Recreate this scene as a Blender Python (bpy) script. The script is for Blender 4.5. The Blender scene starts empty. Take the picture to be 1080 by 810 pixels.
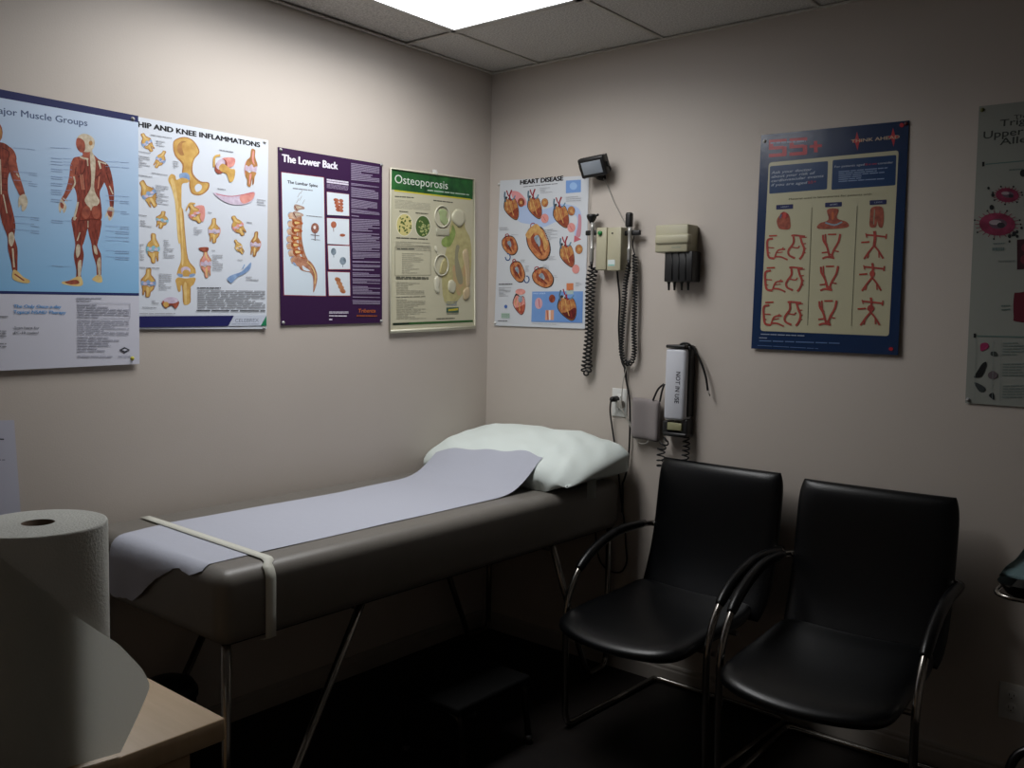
import bpy, bmesh, math, random
from mathutils import Vector, Matrix
random.seed(7)
PI = math.pi
C = bpy.context.scene.collection

# ------------------------------------------------------------------ camera
CAM = Vector((2.7378, -3.1469, 1.4694)); AZ, PITCH, ROLL, FPX = -.6878, -.0774, .0202, 952.6
H = 2.546
_f = Vector((math.sin(AZ)*math.cos(PITCH), math.cos(AZ)*math.cos(PITCH), math.sin(PITCH)))
_r = _f.cross(Vector((0, 0, 1))).normalized(); _u = _r.cross(_f)
_c, _s = math.cos(ROLL), math.sin(ROLL)
RX = _c*_r + _s*_u; UY = -_s*_r + _c*_u
cam = bpy.data.cameras.new('camera'); cam.sensor_width = 36; cam.lens = 36*FPX/1080; cam.clip_start = .05
co = bpy.data.objects.new('camera', cam); C.objects.link(co)
m = Matrix((RX, UY, -_f)).transposed().to_4x4(); m.translation = CAM; co.matrix_world = m
bpy.context.scene.camera = co

def at(px, py, axis, val):
    """measure: the point of a plane of the room that the photograph shows at a pixel"""
    d = RX*((px-540)/FPX) + UY*((405-py)/FPX) + _f
    t = (val-CAM[axis])/d[axis]
    return CAM + d*t

# ------------------------------------------------------------------ world, lights, exposure
sc = bpy.context.scene
sc.view_settings.view_transform = 'Standard'; sc.view_settings.look = 'None'
sc.view_settings.exposure = 0.0; sc.view_settings.gamma = 1.0; sc.view_settings.use_curve_mapping = False
w = bpy.data.worlds.new('world'); sc.world = w; w.use_nodes = True
w.node_tree.nodes['Background'].inputs[0].default_value = (.86, .92, 1, 1)
w.node_tree.nodes['Background'].inputs[1].default_value = 0.034
LX0, LX1, LY0, LY1 = .285, .885, -1.76, -.555
ld = bpy.data.lights.new('panel_light', 'AREA'); ld.shape = 'RECTANGLE'; ld.size = LX1-LX0-.05; ld.size_y = LY1-LY0-.05
ld.energy = 15; ld.color = (1, .985, .96); ld.spread = math.radians(160)
lo = bpy.data.objects.new('panel_light', ld); C.objects.link(lo); lo.location = ((LX0+LX1)/2, (LY0+LY1)/2, H-.012)
PANEL_EMIT = 4.5

# ------------------------------------------------------------------ materials
def lin(c):
    if isinstance(c, str): c = [int(c[i:i+2], 16)/255 for i in (0, 2, 4)]
    return tuple(x/12.92 if x <= .04045 else ((x+.055)/1.055)**2.4 for x in c) + (1,)
MATS = {}
def mat(name, col, rough=.6, metal=0, noise=None, bump=None, spec=None, emit=None, coat=0, stretch=None):
    """noise=(second colour, scale, contrast), bump=(scale, strength)"""
    if name in MATS: return MATS[name]
    m = bpy.data.materials.new(name); m.use_nodes = True; nt = m.node_tree; b = nt.nodes['Principled BSDF']
    b.inputs['Base Color'].default_value = lin(col); b.inputs['Roughness'].default_value = rough
    b.inputs['Metallic'].default_value = metal
    if spec is not None: b.inputs['Specular IOR Level'].default_value = spec
    if coat: b.inputs['Coat Weight'].default_value = coat
    if noise or bump:
        tc = nt.nodes.new('ShaderNodeTexCoord'); mp = nt.nodes.new('ShaderNodeMapping')
        nt.links.new(tc.outputs['Object'], mp.inputs[0])
        if stretch: mp.inputs['Scale'].default_value = stretch
    if noise:
        n = nt.nodes.new('ShaderNodeTexNoise'); n.inputs['Scale'].default_value = noise[1]; n.inputs['Detail'].default_value = 6
        nt.links.new(mp.outputs[0], n.inputs[0])
        r = nt.nodes.new('ShaderNodeValToRGB'); k = noise[2]
        r.color_ramp.elements[0].position = .5-.5*k; r.color_ramp.elements[1].position = .5+.5*k
        r.color_ramp.elements[0].color = lin(noise[0]); r.color_ramp.elements[1].color = lin(col)
        nt.links.new(n.outputs[0], r.inputs[0]); nt.links.new(r.outputs[0], b.inputs['Base Color'])
    if bump:
        n = nt.nodes.new('ShaderNodeTexNoise'); n.inputs['Scale'].default_value = bump[0]; n.inputs['Detail'].default_value = 5
        nt.links.new(mp.outputs[0], n.inputs[0])
        bp = nt.nodes.new('ShaderNodeBump'); bp.inputs['Strength'].default_value = bump[1]; bp.inputs['Distance'].default_value = .01
        nt.links.new(n.outputs[0], bp.inputs['Height']); nt.links.new(bp.outputs[0], b.inputs['Normal'])
    if emit:
        b.inputs['Emission Color'].default_value = lin(emit[0]); b.inputs['Emission Strength'].default_value = emit[1]
    MATS[name] = m; return m
def ink(col): return mat('ink_'+col, col, .55, spec=.25)          # flat printing ink on a poster
def inkn(a, b, s=60, st=None): return mat('ink_'+a+b+str(s), a, .55, noise=(b, s, .35), spec=.25, stretch=st)

M_wall = mat('wall_paint', 'bcb3aa', .62, noise=('b7aea5', 3, .8), bump=(220, .05))
M_ceil = mat('ceiling_tile', 'd2cfca', .9, noise=('aeaba7', 160, .25), bump=(140, .35))
M_grid = mat('ceiling_grid', 'bdb9b1', .5)
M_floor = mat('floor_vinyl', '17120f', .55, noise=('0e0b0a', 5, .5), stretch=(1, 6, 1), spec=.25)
M_base = mat('baseboard', '9b948c', .45)
M_pad = mat('pad_vinyl', '6f6b65', .42, bump=(350, .08), noise=('6b6761', 20, .6))
M_under = mat('table_underside', '1b1815', .7)
M_paper = mat('exam_paper', 'abaeba', .8, bump=(40, .06))
M_elastic = mat('elastic_strap', 'c6c6bb', .7)
M_pillow = mat('pillow_cover', 'd3dcd8', .8, bump=(25, .12))
M_tagw = mat('cloth_tag', 'b9beb9', .8)
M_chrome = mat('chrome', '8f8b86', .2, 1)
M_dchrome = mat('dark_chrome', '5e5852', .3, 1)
M_leather = mat('black_leather', '040507', .33, bump=(260, .06), spec=.32)
M_blackp = mat('black_plastic', '0d0d0e', .45)
M_rubber = mat('black_rubber', '060607', .5)
M_beige = mat('beige_plastic', 'a9a48b', .45)
M_beiged = mat('beige_plastic_side', '8f8a6b', .5)
M_white = mat('white_plastic', 'cfcfcb', .4)
M_lens = mat('lens_glass', '8a9199', .15, spec=.6)
M_cuff = mat('cuff_cloth', '857e7d', .85, bump=(300, .1))
M_wood = mat('maple_laminate', 'c0a685', .45, noise=('b39a78', 6, .6), stretch=(1.2, 14, 1))
M_woodd = mat('maple_body', 'a98c69', .5, noise=('9d805e', 6, .6), stretch=(10, 10, 1))
M_towel = mat('paper_towel', 'd6d7d0', .95, bump=(260, .25))
M_card = mat('cardboard_core', '5d4936', .9)
M_teal = mat('teal_paper', '8aa9ad', .85, bump=(30, .08))
M_steel = mat('steel_dark', '2e2d2d', .3, 1)
M_wire = mat('grey_wire', '99958e', .5)
M_panel = mat('light_diffuser', 'ffffff', .5, emit=('f4f8ff', PANEL_EMIT))
M_lframe = mat('light_frame', 'b5b2ac', .4)
M_green = mat('green_button', '1e7a3c', .35)
M_pin = mat('pin_plastic', '9a9a9a', .25, spec=.6)
M_bagred = mat('dull_black', '080808', .8, spec=.1)

# ------------------------------------------------------------------ mesh helpers
def catmull(pts, n=8, closed=False):
    pts = [Vector(p) for p in pts]; out = []; N = len(pts)
    rng = range(N) if closed else range(N-1)
    for i in rng:
        if closed: p0, p1, p2, p3 = pts[i-1], pts[i], pts[(i+1) % N], pts[(i+2) % N]
        else:
            p1, p2 = pts[i], pts[i+1]
            p0 = pts[i-1] if i > 0 else p1*2-p2
            p3 = pts[i+2] if i+2 < N else p2*2-p1
        for k in range(n):
            t = k/n
            out.append(.5*((2*p1)+(p2-p0)*t+(2*p0-5*p1+4*p2-p3)*t*t+(3*p1-p0-3*p2+p3)*t**3))
    if not closed: out.append(pts[-1])
    return out
def tube(bm, pts, r, seg=10, closed=False, mi=0):
    pts = [Vector(p) for p in pts]; N = len(pts); rings = []; nrm = None
    for i, p in enumerate(pts):
        if closed: t = pts[(i+1) % N]-pts[i-1]
        else: t = pts[min(i+1, N-1)]-pts[max(i-1, 0)]
        if t.length < 1e-9: t = Vector((0, 0, 1))
        t.normalize()
        if nrm is None:
            nrm = t.orthogonal().normalized()
        nrm = (nrm-t*nrm.dot(t))
        if nrm.length < 1e-6: nrm = t.orthogonal()
        nrm.normalize(); bn = t.cross(nrm)
        rr = r(i/(N-1)) if callable(r) else r
        rings.append([bm.verts.new(p+nrm*(rr*math.cos(a))+bn*(rr*math.sin(a))) for a in [2*PI*k/seg for k in range(seg)]])
    for i in range(N if closed else N-1):
        a, b = rings[i], rings[(i+1) % N]
        for k in range(seg):
            f = bm.faces.new((a[k], a[(k+1) % seg], b[(k+1) % seg], b[k])); f.smooth = True; f.material_index = mi
    if not closed:
        for R_, rev in ((rings[0], True), (rings[-1], False)):
            f = bm.faces.new(R_[::-1] if rev else R_); f.material_index = mi
    return bm
def box(bm, x0, x1, y0, y1, z0, z1, bev=0, mi=0, seg=2, smooth=True):
    t = bmesh.new(); bmesh.ops.create_cube(t, size=1)
    for v in t.verts: v.co = Vector(((x0+x1)/2+v.co.x*(x1-x0), (y0+y1)/2+v.co.y*(y1-y0), (z0+z1)/2+v.co.z*(z1-z0)))
    if bev: bmesh.ops.bevel(t, geom=t.edges[:]+t.verts[:], offset=bev, segments=seg, affect='EDGES', profile=.5)
    for f in t.faces: f.material_index = mi; f.smooth = bool(bev) and smooth
    me = bpy.data.meshes.new('t'); t.to_mesh(me); t.free(); bm.from_mesh(me); bpy.data.meshes.remove(me); return bm
def xform(bm, M_, start=0):
    bm.verts.ensure_lookup_table()
    for v in bm.verts[start:]: v.co = M_ @ v.co
def lathe(bm, prof, c=(0, 0, 0), seg=32, axis='z', mi=0):
    rings = []
    for r, h in prof:
        ring = []
        for k in range(seg):
            a = 2*PI*k/seg; x, y = r*math.cos(a), r*math.sin(a)
            p = (x, y, h) if axis == 'z' else ((x, -h, y) if axis == 'y' else (h, x, y))
            ring.append(bm.verts.new(Vector(c)+Vector(p)))
        rings.append(ring)
    for a, b in zip(rings, rings[1:]):
        for k in range(seg):
            f = bm.faces.new((a[k], a[(k+1) % seg], b[(k+1) % seg], b[k])); f.smooth = True; f.material_index = mi
    return bm
def cushion(bm, w_, d_, t_, nx=24, ny=20, a=8, b=.5, rc=.05, fn=None, bot=1.0):
    """a soft slab: rounded plan, thickness falling to a rim"""
    def P(u, v, s):
        x = u*(1-rc*abs(v)**8); y = v*(1-rc*abs(u)**8)
        pr = max(0, (1-abs(u)**a)*(1-abs(v)**a))**b
        q = Vector((x*w_/2, y*d_/2, s*t_/2*pr*(1 if s > 0 else bot)))
        return fn(q, u, v, s) if fn else q
    # cluster the grid near the rims
    def g(i, n): x = 2*i/n-1; return math.sin(x*PI/2)
    V = {}
    for s in (1, -1):
        for i in range(nx+1):
            for j in range(ny+1):
                if s == -1 and (i in (0, nx) or j in (0, ny)): V[s, i, j] = V[1, i, j]; continue
                V[s, i, j] = bm.verts.new(P(g(i, nx), g(j, ny), s))
    for s in (1, -1):
        for i in range(nx):
            for j in range(ny):
                q = [V[s, i, j], V[s, i+1, j], V[s, i+1, j+1], V[s, i, j+1]]
                f = bm.faces.new(q if s > 0 else q[::-1]); f.smooth = True
    return bm
def coil(path, R, turns, r, bm, seg=6, per=14):
    P = catmull(path, 12); L = [0]
    for a, b in zip(P, P[1:]): L.append(L[-1]+(b-a).length)
    tot = L[-1]; N = int(turns*per); out = []; k = 0
    nrm = None
    for i in range(N+1):
        s = tot*i/N
        while k < len(L)-2 and L[k+1] < s: k += 1
        f = (s-L[k])/max(1e-9, L[k+1]-L[k]); p = P[k].lerp(P[k+1], f)
        t = (P[min(k+2, len(P)-1)]-P[max(k-1, 0)]).normalized()
        if nrm is None: nrm = t.orthogonal().normalized()
        nrm = (nrm-t*nrm.dot(t)).normalized(); bn = t.cross(nrm); a = 2*PI*turns*i/N
        out.append(p+nrm*R*math.cos(a)+bn*R*math.sin(a))
    return tube(bm, out, r, seg)

def link(name, bm, mats, parent=None, origin=None):
    me = bpy.data.meshes.new(name)
    if parent is not None:
        o0 = parent['_o'] if '_o' in parent else (0, 0, 0)
    elif origin is None:
        xs = [v.co for v in bm.verts]
        o0 = ((min(p.x for p in xs)+max(p.x for p in xs))/2, (min(p.y for p in xs)+max(p.y for p in xs))/2, min(p.z for p in xs))
    else: o0 = origin
    o0 = Vector(o0)
    for v in bm.verts: v.co -= o0
    bm.normal_update(); bm.to_mesh(me); bm.free()
    for m_ in (mats if isinstance(mats, (list, tuple)) else [mats]): me.materials.append(m_)
    o = bpy.data.objects.new(name, me); C.objects.link(o)
    o['_o'] = tuple(o0)
    if parent is not None: o.parent = parent
    else: o.location = o0
    return o
def tag(o, label, cat, group=None, kind=None):
    o['label'] = label; o['category'] = cat
    if group: o['group'] = group
    if kind: o['kind'] = kind
    return o
def thing(name, label, cat, loc=(0, 0, 0), group=None):
    o = bpy.data.objects.new(name, None); C.objects.link(o); o.location = loc; o['_o'] = tuple(loc); o.empty_display_size = .05
    return tag(o, label, cat, group)
def struct(name, bm, m_):
    o = link(name, bm, m_); o['kind'] = 'structure'; return o
def B(): return bmesh.new()

# ------------------------------------------------------------------ the room
struct('wall_left', box(B(), -.12, 0, -4.6, .12, 0, H+.1), M_wall)
struct('wall_back', box(B(), 0, 4.4, 0, .12, 0, H+.1), M_wall)
struct('wall_right', box(B(), 3.7, 3.82, -4.1, .12, 0, H+.1), M_wall)
struct('wall_front', box(B(), -.12, 3.82, -4.22, -4.1, 0, H+.1), M_wall)
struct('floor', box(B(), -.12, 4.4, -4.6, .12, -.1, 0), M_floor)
xs = [0, .272, .885, 1.497, 2.109, 2.721, 3.333, 3.945, 4.4]; ys = [-4.6, -4.2, -2.98, -1.76, -.54, 0]
bm = B()
for i in range(len(xs)-1):
    for j in range(len(ys)-1):
        if xs[i] == .272 and ys[j] == -1.76: continue
        z = H+.004 if not (i == 0 and ys[j] == -1.76) else H+.008
        g = .004
        box(bm, xs[i]+g, xs[i+1]-g, ys[j]+g, ys[j+1]-g, z, z+.015, .002, seg=1, smooth=False)
struct('ceiling', bm, M_ceil)
bm = B(); box(bm, -.1, 4.4, -4.6, .1, H+.09, H+.12); struct('ceiling_slab', bm, M_under)
n = 1
for x in xs[1:-1]:
    struct('trim_%d' % n, box(B(), x-.009, x+.009, -4.6, -.001, H-.001, H+.0035, .001, seg=1), M_grid); n += 1
for y in ys[1:-1]:
    struct('trim_%d' % n, box(B(), .001, 4.4, y-.009, y+.009, H-.0005, H+.0038, .001, seg=1), M_grid); n += 1
bm = B(); box(bm, 0, .019, -4.6, 0, H-.003, H+.0005); box(bm, 0, .0016, -4.6, 0, H-.003, H+.022); struct('trim_%d' % n, bm, M_grid); n += 1
bm = B(); box(bm, 0, 4.4, -.019, 0, H-.0032, H+.0003); box(bm, 0, 4.4, -.0016, 0, H-.003, H+.022); struct('trim_%d' % n, bm, M_grid)
def baseboard(name, along):
    bm = B()
    prof = [(0, 0), (.012, 0), (.012, .055), (.009, .062), (.009, .070), (.006, .076), (0, .08)]
    if along == 'y': a = [bm.verts.new((p, -4.6, z)) for p, z in prof]; b = [bm.verts.new((p, 0, z)) for p, z in prof]
    else: a = [bm.verts.new((4.4, -p, z)) for p, z in prof]; b = [bm.verts.new((0, -p, z)) for p, z in prof]
    for k in range(len(prof)-1): bm.faces.new((a[k], a[k+1], b[k+1], b[k]))
    bmesh.ops.recalc_face_normals(bm, faces=bm.faces[:])
    struct(name, bm, M_base)
baseboard('baseboard_left', 'y'); baseboard('baseboard_back', 'x')

# ceiling light troffer
t = thing('ceiling_light', 'bright rectangular fluorescent ceiling panel set in the tile grid', 'ceiling light', ((LX0+LX1)/2, (LY0+LY1)/2, H))
bm = B()
for a in ((LX0-.004, LX1+.004, LY0-.004, LY0+.022), (LX0-.004, LX1+.004, LY1-.022, LY1+.004), (LX0-.004, LX0+.022, LY0, LY1), (LX1-.022, LX1+.004, LY0, LY1)):
    box(bm, *a, H-.006, H+.012, .002, seg=1)
link('frame', bm, M_lframe, t)
bm = B()
box(bm, LX0+.02, LX1-.02, LY0+.02, LY1-.02, H-.003, H+.003)
link('diffuser', bm, M_panel, t)
link('housing', box(B(), LX0, LX1, LY0, LY1, H+.015, H+.08, .005), M_lframe, t)

# ------------------------------------------------------------------ posters: flat printed sheets hung on the walls
class Sheet:
    """printed sheet in the plane of a wall; every mark is a coloured shape of the one mesh"""
    def __init__(s, wall, corners, off, tilt=.004, thick=.0008, world=None):
        s.wall, s.off, s.tilt = wall, off, tilt
        s.bm = B(); s.mats = []; s.layer = 0
        c = world or [s.px(*p) for p in corners]          # tl, tr, br, bl as (s, z)
        s.c = c; s.z1 = max(p[1] for p in c); s.z0 = min(p[1] for p in c)
    def px(s, x, y):
        p = at(x, y, 0, s.off) if s.wall == 'left' else at(x, y, 1, -s.off)
        return (p.y, p.z) if s.wall == 'left' else (p.x, p.z)
    def w3(s, q, e=0):
        d = s.off+s.tilt*(s.z1-q[1])/(s.z1-s.z0)+e
        return Vector((d, q[0], q[1])) if s.wall == 'left' else Vector((q[0], -d, q[1]))
    def mi(s, m_):
        if isinstance(m_, str): m_ = ink(m_)
        if m_ not in s.mats: s.mats.append(m_)
        return s.mats.index(m_)
    def board(s, m_, edge=None, n=16):
        i = s.mi(m_); tl, tr, br, bl = s.c
        def q(u, v):
            a = (tl[0]+(tr[0]-tl[0])*u, tl[1]+(tr[1]-tl[1])*u); b = (bl[0]+(br[0]-bl[0])*u, bl[1]+(br[1]-bl[1])*u)
            return (a[0]+(b[0]-a[0])*v, a[1]+(b[1]-a[1])*v)
        F, K = [[[s.bm.verts.new(s.w3(q(x/n, y/n), e)) for x in range(n+1)] for y in range(n+1)] for e in (0, -.0008)]
        for y in range(n):
            for x in range(n):
                f = s.bm.faces.new((F[y+1][x], F[y+1][x+1], F[y][x+1], F[y][x])); f.material_index = i
                f = s.bm.faces.new((K[y][x], K[y][x+1], K[y+1][x+1], K[y+1][x])); f.material_index = i
        rim = [(0, x) for x in range(n)]+[(y, n) for y in range(n)]+[(n, x) for x in range(n, 0, -1)]+[(y, 0) for y in range(n, 0, -1)]
        for a, b in zip(rim, rim[1:]+rim[:1]):
            f = s.bm.faces.new((F[a[0]][a[1]], F[b[0]][b[1]], K[b[0]][b[1]], K[a[0]][a[1]])); f.material_index = i
    def poly(s, m_, pts, smooth=0, world=False, lay=True):
        if lay: s.layer += 1
        q = [p if world else s.px(*p) for p in pts]
        if smooth: q = [(v.x, v.y) for v in catmull([(a, b, 0) for a, b in q], smooth, True)]
        e = .0003+.00001*s.layer
        vs = [s.bm.verts.new(s.w3(p, e)) for p in q]
        ar = sum(q[i-1][0]*q[i][1]-q[i][0]*q[i-1][1] for i in range(len(q)))
        if ar < 0: vs.reverse()
        try: f = s.bm.faces.new(vs)
        except ValueError: return
        f.material_index = s.mi(m_); f.normal_update()
        if len(vs) > 3:
            bmesh.ops.triangulate(s.bm, faces=[f], ngon_method='EAR_CLIP')
    def blob(s, m_, pts, n=4): s.poly(m_, pts, n)
    def ell(s, m_, x, y, rx, ry, rot=0, n=14):
        s.poly(m_, [(x+rx*math.cos(a)*math.cos(rot)-ry*math.sin(a)*math.sin(rot), y+rx*math.cos(a)*math.sin(rot)+ry*math.sin(a)*math.cos(rot)) for a in [2*PI*k/n for k in range(n)]])
    def line(s, m_, pts, w_, n=0, lay=True):
        if lay: s.layer += 1
        if n: pts = [(v.x, v.y) for v in catmull([(a, b, 0) for a, b in pts], n)]
        L, R_ = [], []
        for i, p in enumerate(pts):
            a = pts[max(i-1, 0)]; b = pts[min(i+1, len(pts)-1)]
            dx, dy = b[0]-a[0], b[1]-a[1]; l = math.hypot(dx, dy) or 1
            ww = (w_(i/(len(pts)-1)) if callable(w_) else w_)/2
            L.append((p[0]-dy/l*ww, p[1]+dx/l*ww)); R_.append((p[0]+dy/l*ww, p[1]-dx/l*ww))
        for i in range(len(pts)-1): s.poly(m_, [L[i], L[i+1], R_[i+1], R_[i]], lay=False)
    def rows(s, m_, tl, tr, br, bl, n, th=.4, fill=.92, gap=.12):
        s.layer += 1
        def q(u, v):
            a = (tl[0]+(tr[0]-tl[0])*u, tl[1]+(tr[1]-tl[1])*u); b = (bl[0]+(br[0]-bl[0])*u, bl[1]+(br[1]-bl[1])*u)
            return (a[0]+(b[0]-a[0])*v, a[1]+(b[1]-a[1])*v)
        for k in range(n):
            v0, v1 = (k+.5-th/2)/n, (k+.5+th/2)/n; end = 1 if random.random() < fill else random.uniform(.35, .9)
            u = 0
            while u < end-.02:
                u1 = min(end, u+random.uniform(.08, .3)*(1-gap)+.02)
                s.poly(m_, [q(u, v0), q(u1, v0), q(u1, v1), q(u, v1)], lay=False); u = u1+gap*.15
    def text(s, m_, txt, a, b, h, bold=0.0, shear=0, serif=0):
        """a, b: ends of the baseline, h: cap height, all as seen in the photograph"""
        s.layer += 1
        cu = bpy.data.curves.new('t', 'FONT'); cu.body = txt; cu.size = 1; cu.offset = 0; cu.shear = shear; cu.resolution_u = 3
        o = bpy.data.objects.new('t', cu); C.objects.link(o)
        dg = bpy.context.evaluated_depsgraph_get(); dg.update()
        me = o.evaluated_get(dg).to_mesh()
        if len(me.vertices):
            x0 = min(v.co.x for v in me.vertices); x1 = max(v.co.x for v in me.vertices)
            A = s.px(*a); Bq = s.px(*b); T = s.px(a[0], a[1]-h); T2 = s.px(b[0], b[1]-h)
            i = s.mi(m_); hh = (T[1]-A[1]); sg = 1 if Bq[0] > A[0] else -1
            for sh in ((0, 0),) if bold <= .006 else ((-bold, 0), (bold, 0), (0, -bold*.5), (0, bold*.5)):
                s.layer += 1; e = .0003+.00001*s.layer; vs = []
                for v in me.vertices:
                    u = (v.co.x-x0)/(x1-x0); vv = v.co.y/.729+sh[1]/.729
                    lo_ = (A[0]+(Bq[0]-A[0])*u+sh[0]/.729*hh, A[1]+(Bq[1]-A[1])*u)
                    vs.append(s.bm.verts.new(s.w3((lo_[0], lo_[1]+hh*vv), e)))
                for p in me.polygons:
                    try: f = s.bm.faces.new([vs[k] for k in p.vertices]); f.material_index = i
                    except ValueError: pass
        o.evaluated_get(dg).to_mesh_clear()
        bpy.data.objects.remove(o); bpy.data.curves.remove(cu)
    def done(s, label, pins=(), name='anatomy_poster', parent=None):
        o = link(name, s.bm, s.mats, parent)
        if parent is None: tag(o, label, 'poster', None)
        for px_, py_, m_ in pins:
            q = s.px(px_, py_); c = s.w3(q, .0005)
            bm = B(); prof = [(.0, .006), (.003, .006), (.0045, .0045), (.0025, .003), (.0025, .001), (.0065, .0005), (.0065, 0)]
            lathe(bm, prof, c, 14, 'y' if s.wall == 'back' else 'x')
            link('pin', bm, m_, o)
        return o
def U(ox, oy, k): return lambda *pts: [(ox+x/k, oy+y/k) for x, y in pts]

RED = inkn('944434', '5f2a22', 70, (1, 2.5, .6)); RED2 = inkn('a85a44', '783a2e', 60)
CREAM = inkn('cfc4ae', 'a99a84', 70); BONE = inkn('cfab62', 'b48a48', 35); BONEL = inkn('dcc48a', 'cba968', 40)
BONED = inkn('b0824c', '93653c', 40); PINK = inkn('d99a8f', 'c77f78', 50); BLUE = inkn('90aacb', '6f8ab3', 50)
LIL = inkn('cfc3d3', 'b5a3b8', 60); TEAL = ink('7fb3c2')
GT = 'a4a6ac'; GT2 = '85878d'

# ---- muscle groups
grad = mat('blue_print', 'a9c8e6', .35, spec=.5)
nt = grad.node_tree; tc = nt.nodes.new('ShaderNodeTexCoord'); sp = nt.nodes.new('ShaderNodeSeparateXYZ'); mr = nt.nodes.new('ShaderNodeMapRange'); rp = nt.nodes.new('ShaderNodeValToRGB')
nt.links.new(tc.outputs['Object'], sp.inputs[0]); nt.links.new(sp.outputs[2], mr.inputs[0]); mr.inputs[1].default_value = .2; mr.inputs[2].default_value = .76
rp.color_ramp.elements[0].color = lin('7fb4dc'); rp.color_ramp.elements[1].color = lin('b9c9de'); nt.links.new(mr.outputs[0], rp.inputs[0]); nt.links.new(rp.outputs[0], nt.nodes['Principled BSDF'].inputs['Base Color'])
S = Sheet('left', None, .009, .003, world=[(-2.42, 2.062), (-1.683, 2.060), (-1.690, 1.288), (-2.42, 1.275)])
S.board(ink('c9cad6'))
S.poly(grad, [(-2.42, 2.062), (-1.683, 2.060), (-1.6885, 1.506), (-2.42, 1.494)], world=True)
S.poly('1c2152', [(-2.42, 2.062), (-1.683, 2.060), (-1.683, 2.040), (-2.42, 2.036)], world=True)
S.poly('26305f', [(-2.42, 1.500), (-1.6885, 1.511), (-1.6885, 1.503), (-2.42, 1.492)], world=True)
S.text('4a5a7c', 'Major Muscle Groups', (-11, 118.4), (92, 133), 7.6, .02)
# figure seen from behind
S.blob(RED, [(77, 167), (84, 165), (90, 163), (98, 163), (104, 168), (112, 172), (115, 178), (112, 188), (108, 196), (105, 203), (106, 212), (107, 222), (106, 232), (93, 234), (80, 231), (80, 222), (81, 212), (80, 203), (77, 195), (76, 186), (75, 176)])
S.blob(RED2, [(77, 168), (82, 167), (83, 175), (80, 186), (77, 197), (72, 206), (67, 213), (64, 211), (68, 203), (71, 194), (73, 184), (74, 174)])
S.blob(RED, [(108, 172), (114, 174), (117, 182), (119, 192), (120, 202), (120, 212), (119, 220), (116, 220), (115, 211), (113, 200), (109, 190), (107, 181)])
S.blob(CREAM, [(64, 210), (68, 214), (70, 219), (67, 225), (65, 220), (63, 225), (61.5, 218)])
S.blob(CREAM, [(115, 218), (120, 220), (119, 228), (115, 233), (113, 227), (110.5, 230), (112, 224)])
S.blob(RED2, [(63.5, 213), (67, 216), (66, 220), (63.5, 218)]); S.blob(RED2, [(113, 222), (118, 223), (117, 229), (114, 227)])
S.blob(RED, [(76, 229), (93, 231), (91, 245), (88, 256), (86.5, 260), (88, 268), (87, 277), (85, 288), (85, 294), (80, 294), (80, 285), (77.5, 270), (79, 258), (77, 245)])
S.blob(RED, [(92, 231), (106, 231), (105.5, 245), (103, 255), (102.5, 260), (106, 268), (106.5, 277), (106, 292), (102, 292), (101, 280), (97.5, 268), (96, 257), (93, 245)])
S.blob(BONEL, [(80, 292), (85, 292), (87, 300), (80, 302), (66, 299.5), (65.5, 297), (72, 296)]); S.blob(RED2, [(68, 297.5), (80, 295), (83, 299), (74, 300)])
S.blob(BONEL, [(102, 290), (106, 290), (107.5, 297), (103, 298), (97, 295), (98, 293)])
S.blob(RED2, [(87, 158), (96, 156), (98, 164), (104, 169), (84, 169), (87, 164)])
S.blob(CREAM, [(82, 144), (88, 141), (95, 143), (99.5, 148), (99, 155), (95, 160), (88, 160), (84, 156), (81, 150)])
S.blob(RED2, [(81, 146), (85, 146), (89, 150), (89.5, 158), (86, 161), (82, 158), (80, 152)])
S.ell(BONED, 95.5, 151, 2, 2.6)
S.blob(CREAM, [(95, 158), (98, 162), (100.5, 170), (100, 184), (99, 197), (101, 205), (105, 212), (102, 217), (97, 223), (92, 217), (89, 211), (92, 205), (95.5, 197), (96, 184), (95, 172)])
S.line(CREAM, [(84, 165), (88, 167), (93, 168)], 2, 4); S.line(CREAM, [(92, 168), (92.5, 175)], 1.3)
S.line(CREAM, [(104, 170), (106, 178)], 1.8); S.line(CREAM, [(103, 170), (112, 173)], 1.4)
S.line(CREAM, [(77.5, 186), (79, 193), (76, 199)], 1.6, 3); S.line(CREAM, [(82, 213), (80, 222), (77.5, 232), (80, 229)], 2, 3)
S.line(CREAM, [(115, 196), (119, 205)], 1.2); S.line(CREAM, [(66, 209), (71, 212)], 1.2)
S.ell('7b3222', 90, 225, 5.6, 8.2, .15); S.ell(RED2, 90.6, 224, 4.6, 7, .15); S.ell('7b3222', 101, 225, 5.2, 8.2, -.15); S.ell(RED2, 101, 224, 4.4, 7, -.15)
S.line('5e2419', [(82, 233), (92, 232), (95.5, 231), (105, 232)], 1, 3); S.line(CREAM, [(92.5, 233), (92.5, 240)], 1)
S.line('6d2a1f', [(84, 236), (85, 252)], .9); S.line('6d2a1f', [(100, 236), (99.5, 252)], .9); S.line(CREAM, [(84, 245), (81, 254)], 1.2)
S.blob(CREAM, [(81, 258), (84, 259), (84, 267), (81, 272), (79.5, 265)]); S.blob(CREAM, [(82, 277), (85.5, 275), (84.5, 290), (82, 291)])
S.blob(CREAM, [(98, 259), (101, 260), (102.5, 268), (99.5, 267)]); S.blob(CREAM, [(102, 276), (105.5, 272), (105.5, 290), (103.5, 290)])
S.line('4f1f18', [(90, 168), (89, 180), (82, 187)], .9, 4); S.line('4f1f18', [(106, 182), (101, 188)], .8)
S.line('4f1f18', [(80, 176), (79, 184)], .8); S.line('4f1f18', [(112, 182), (116, 194)], .8)
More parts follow.
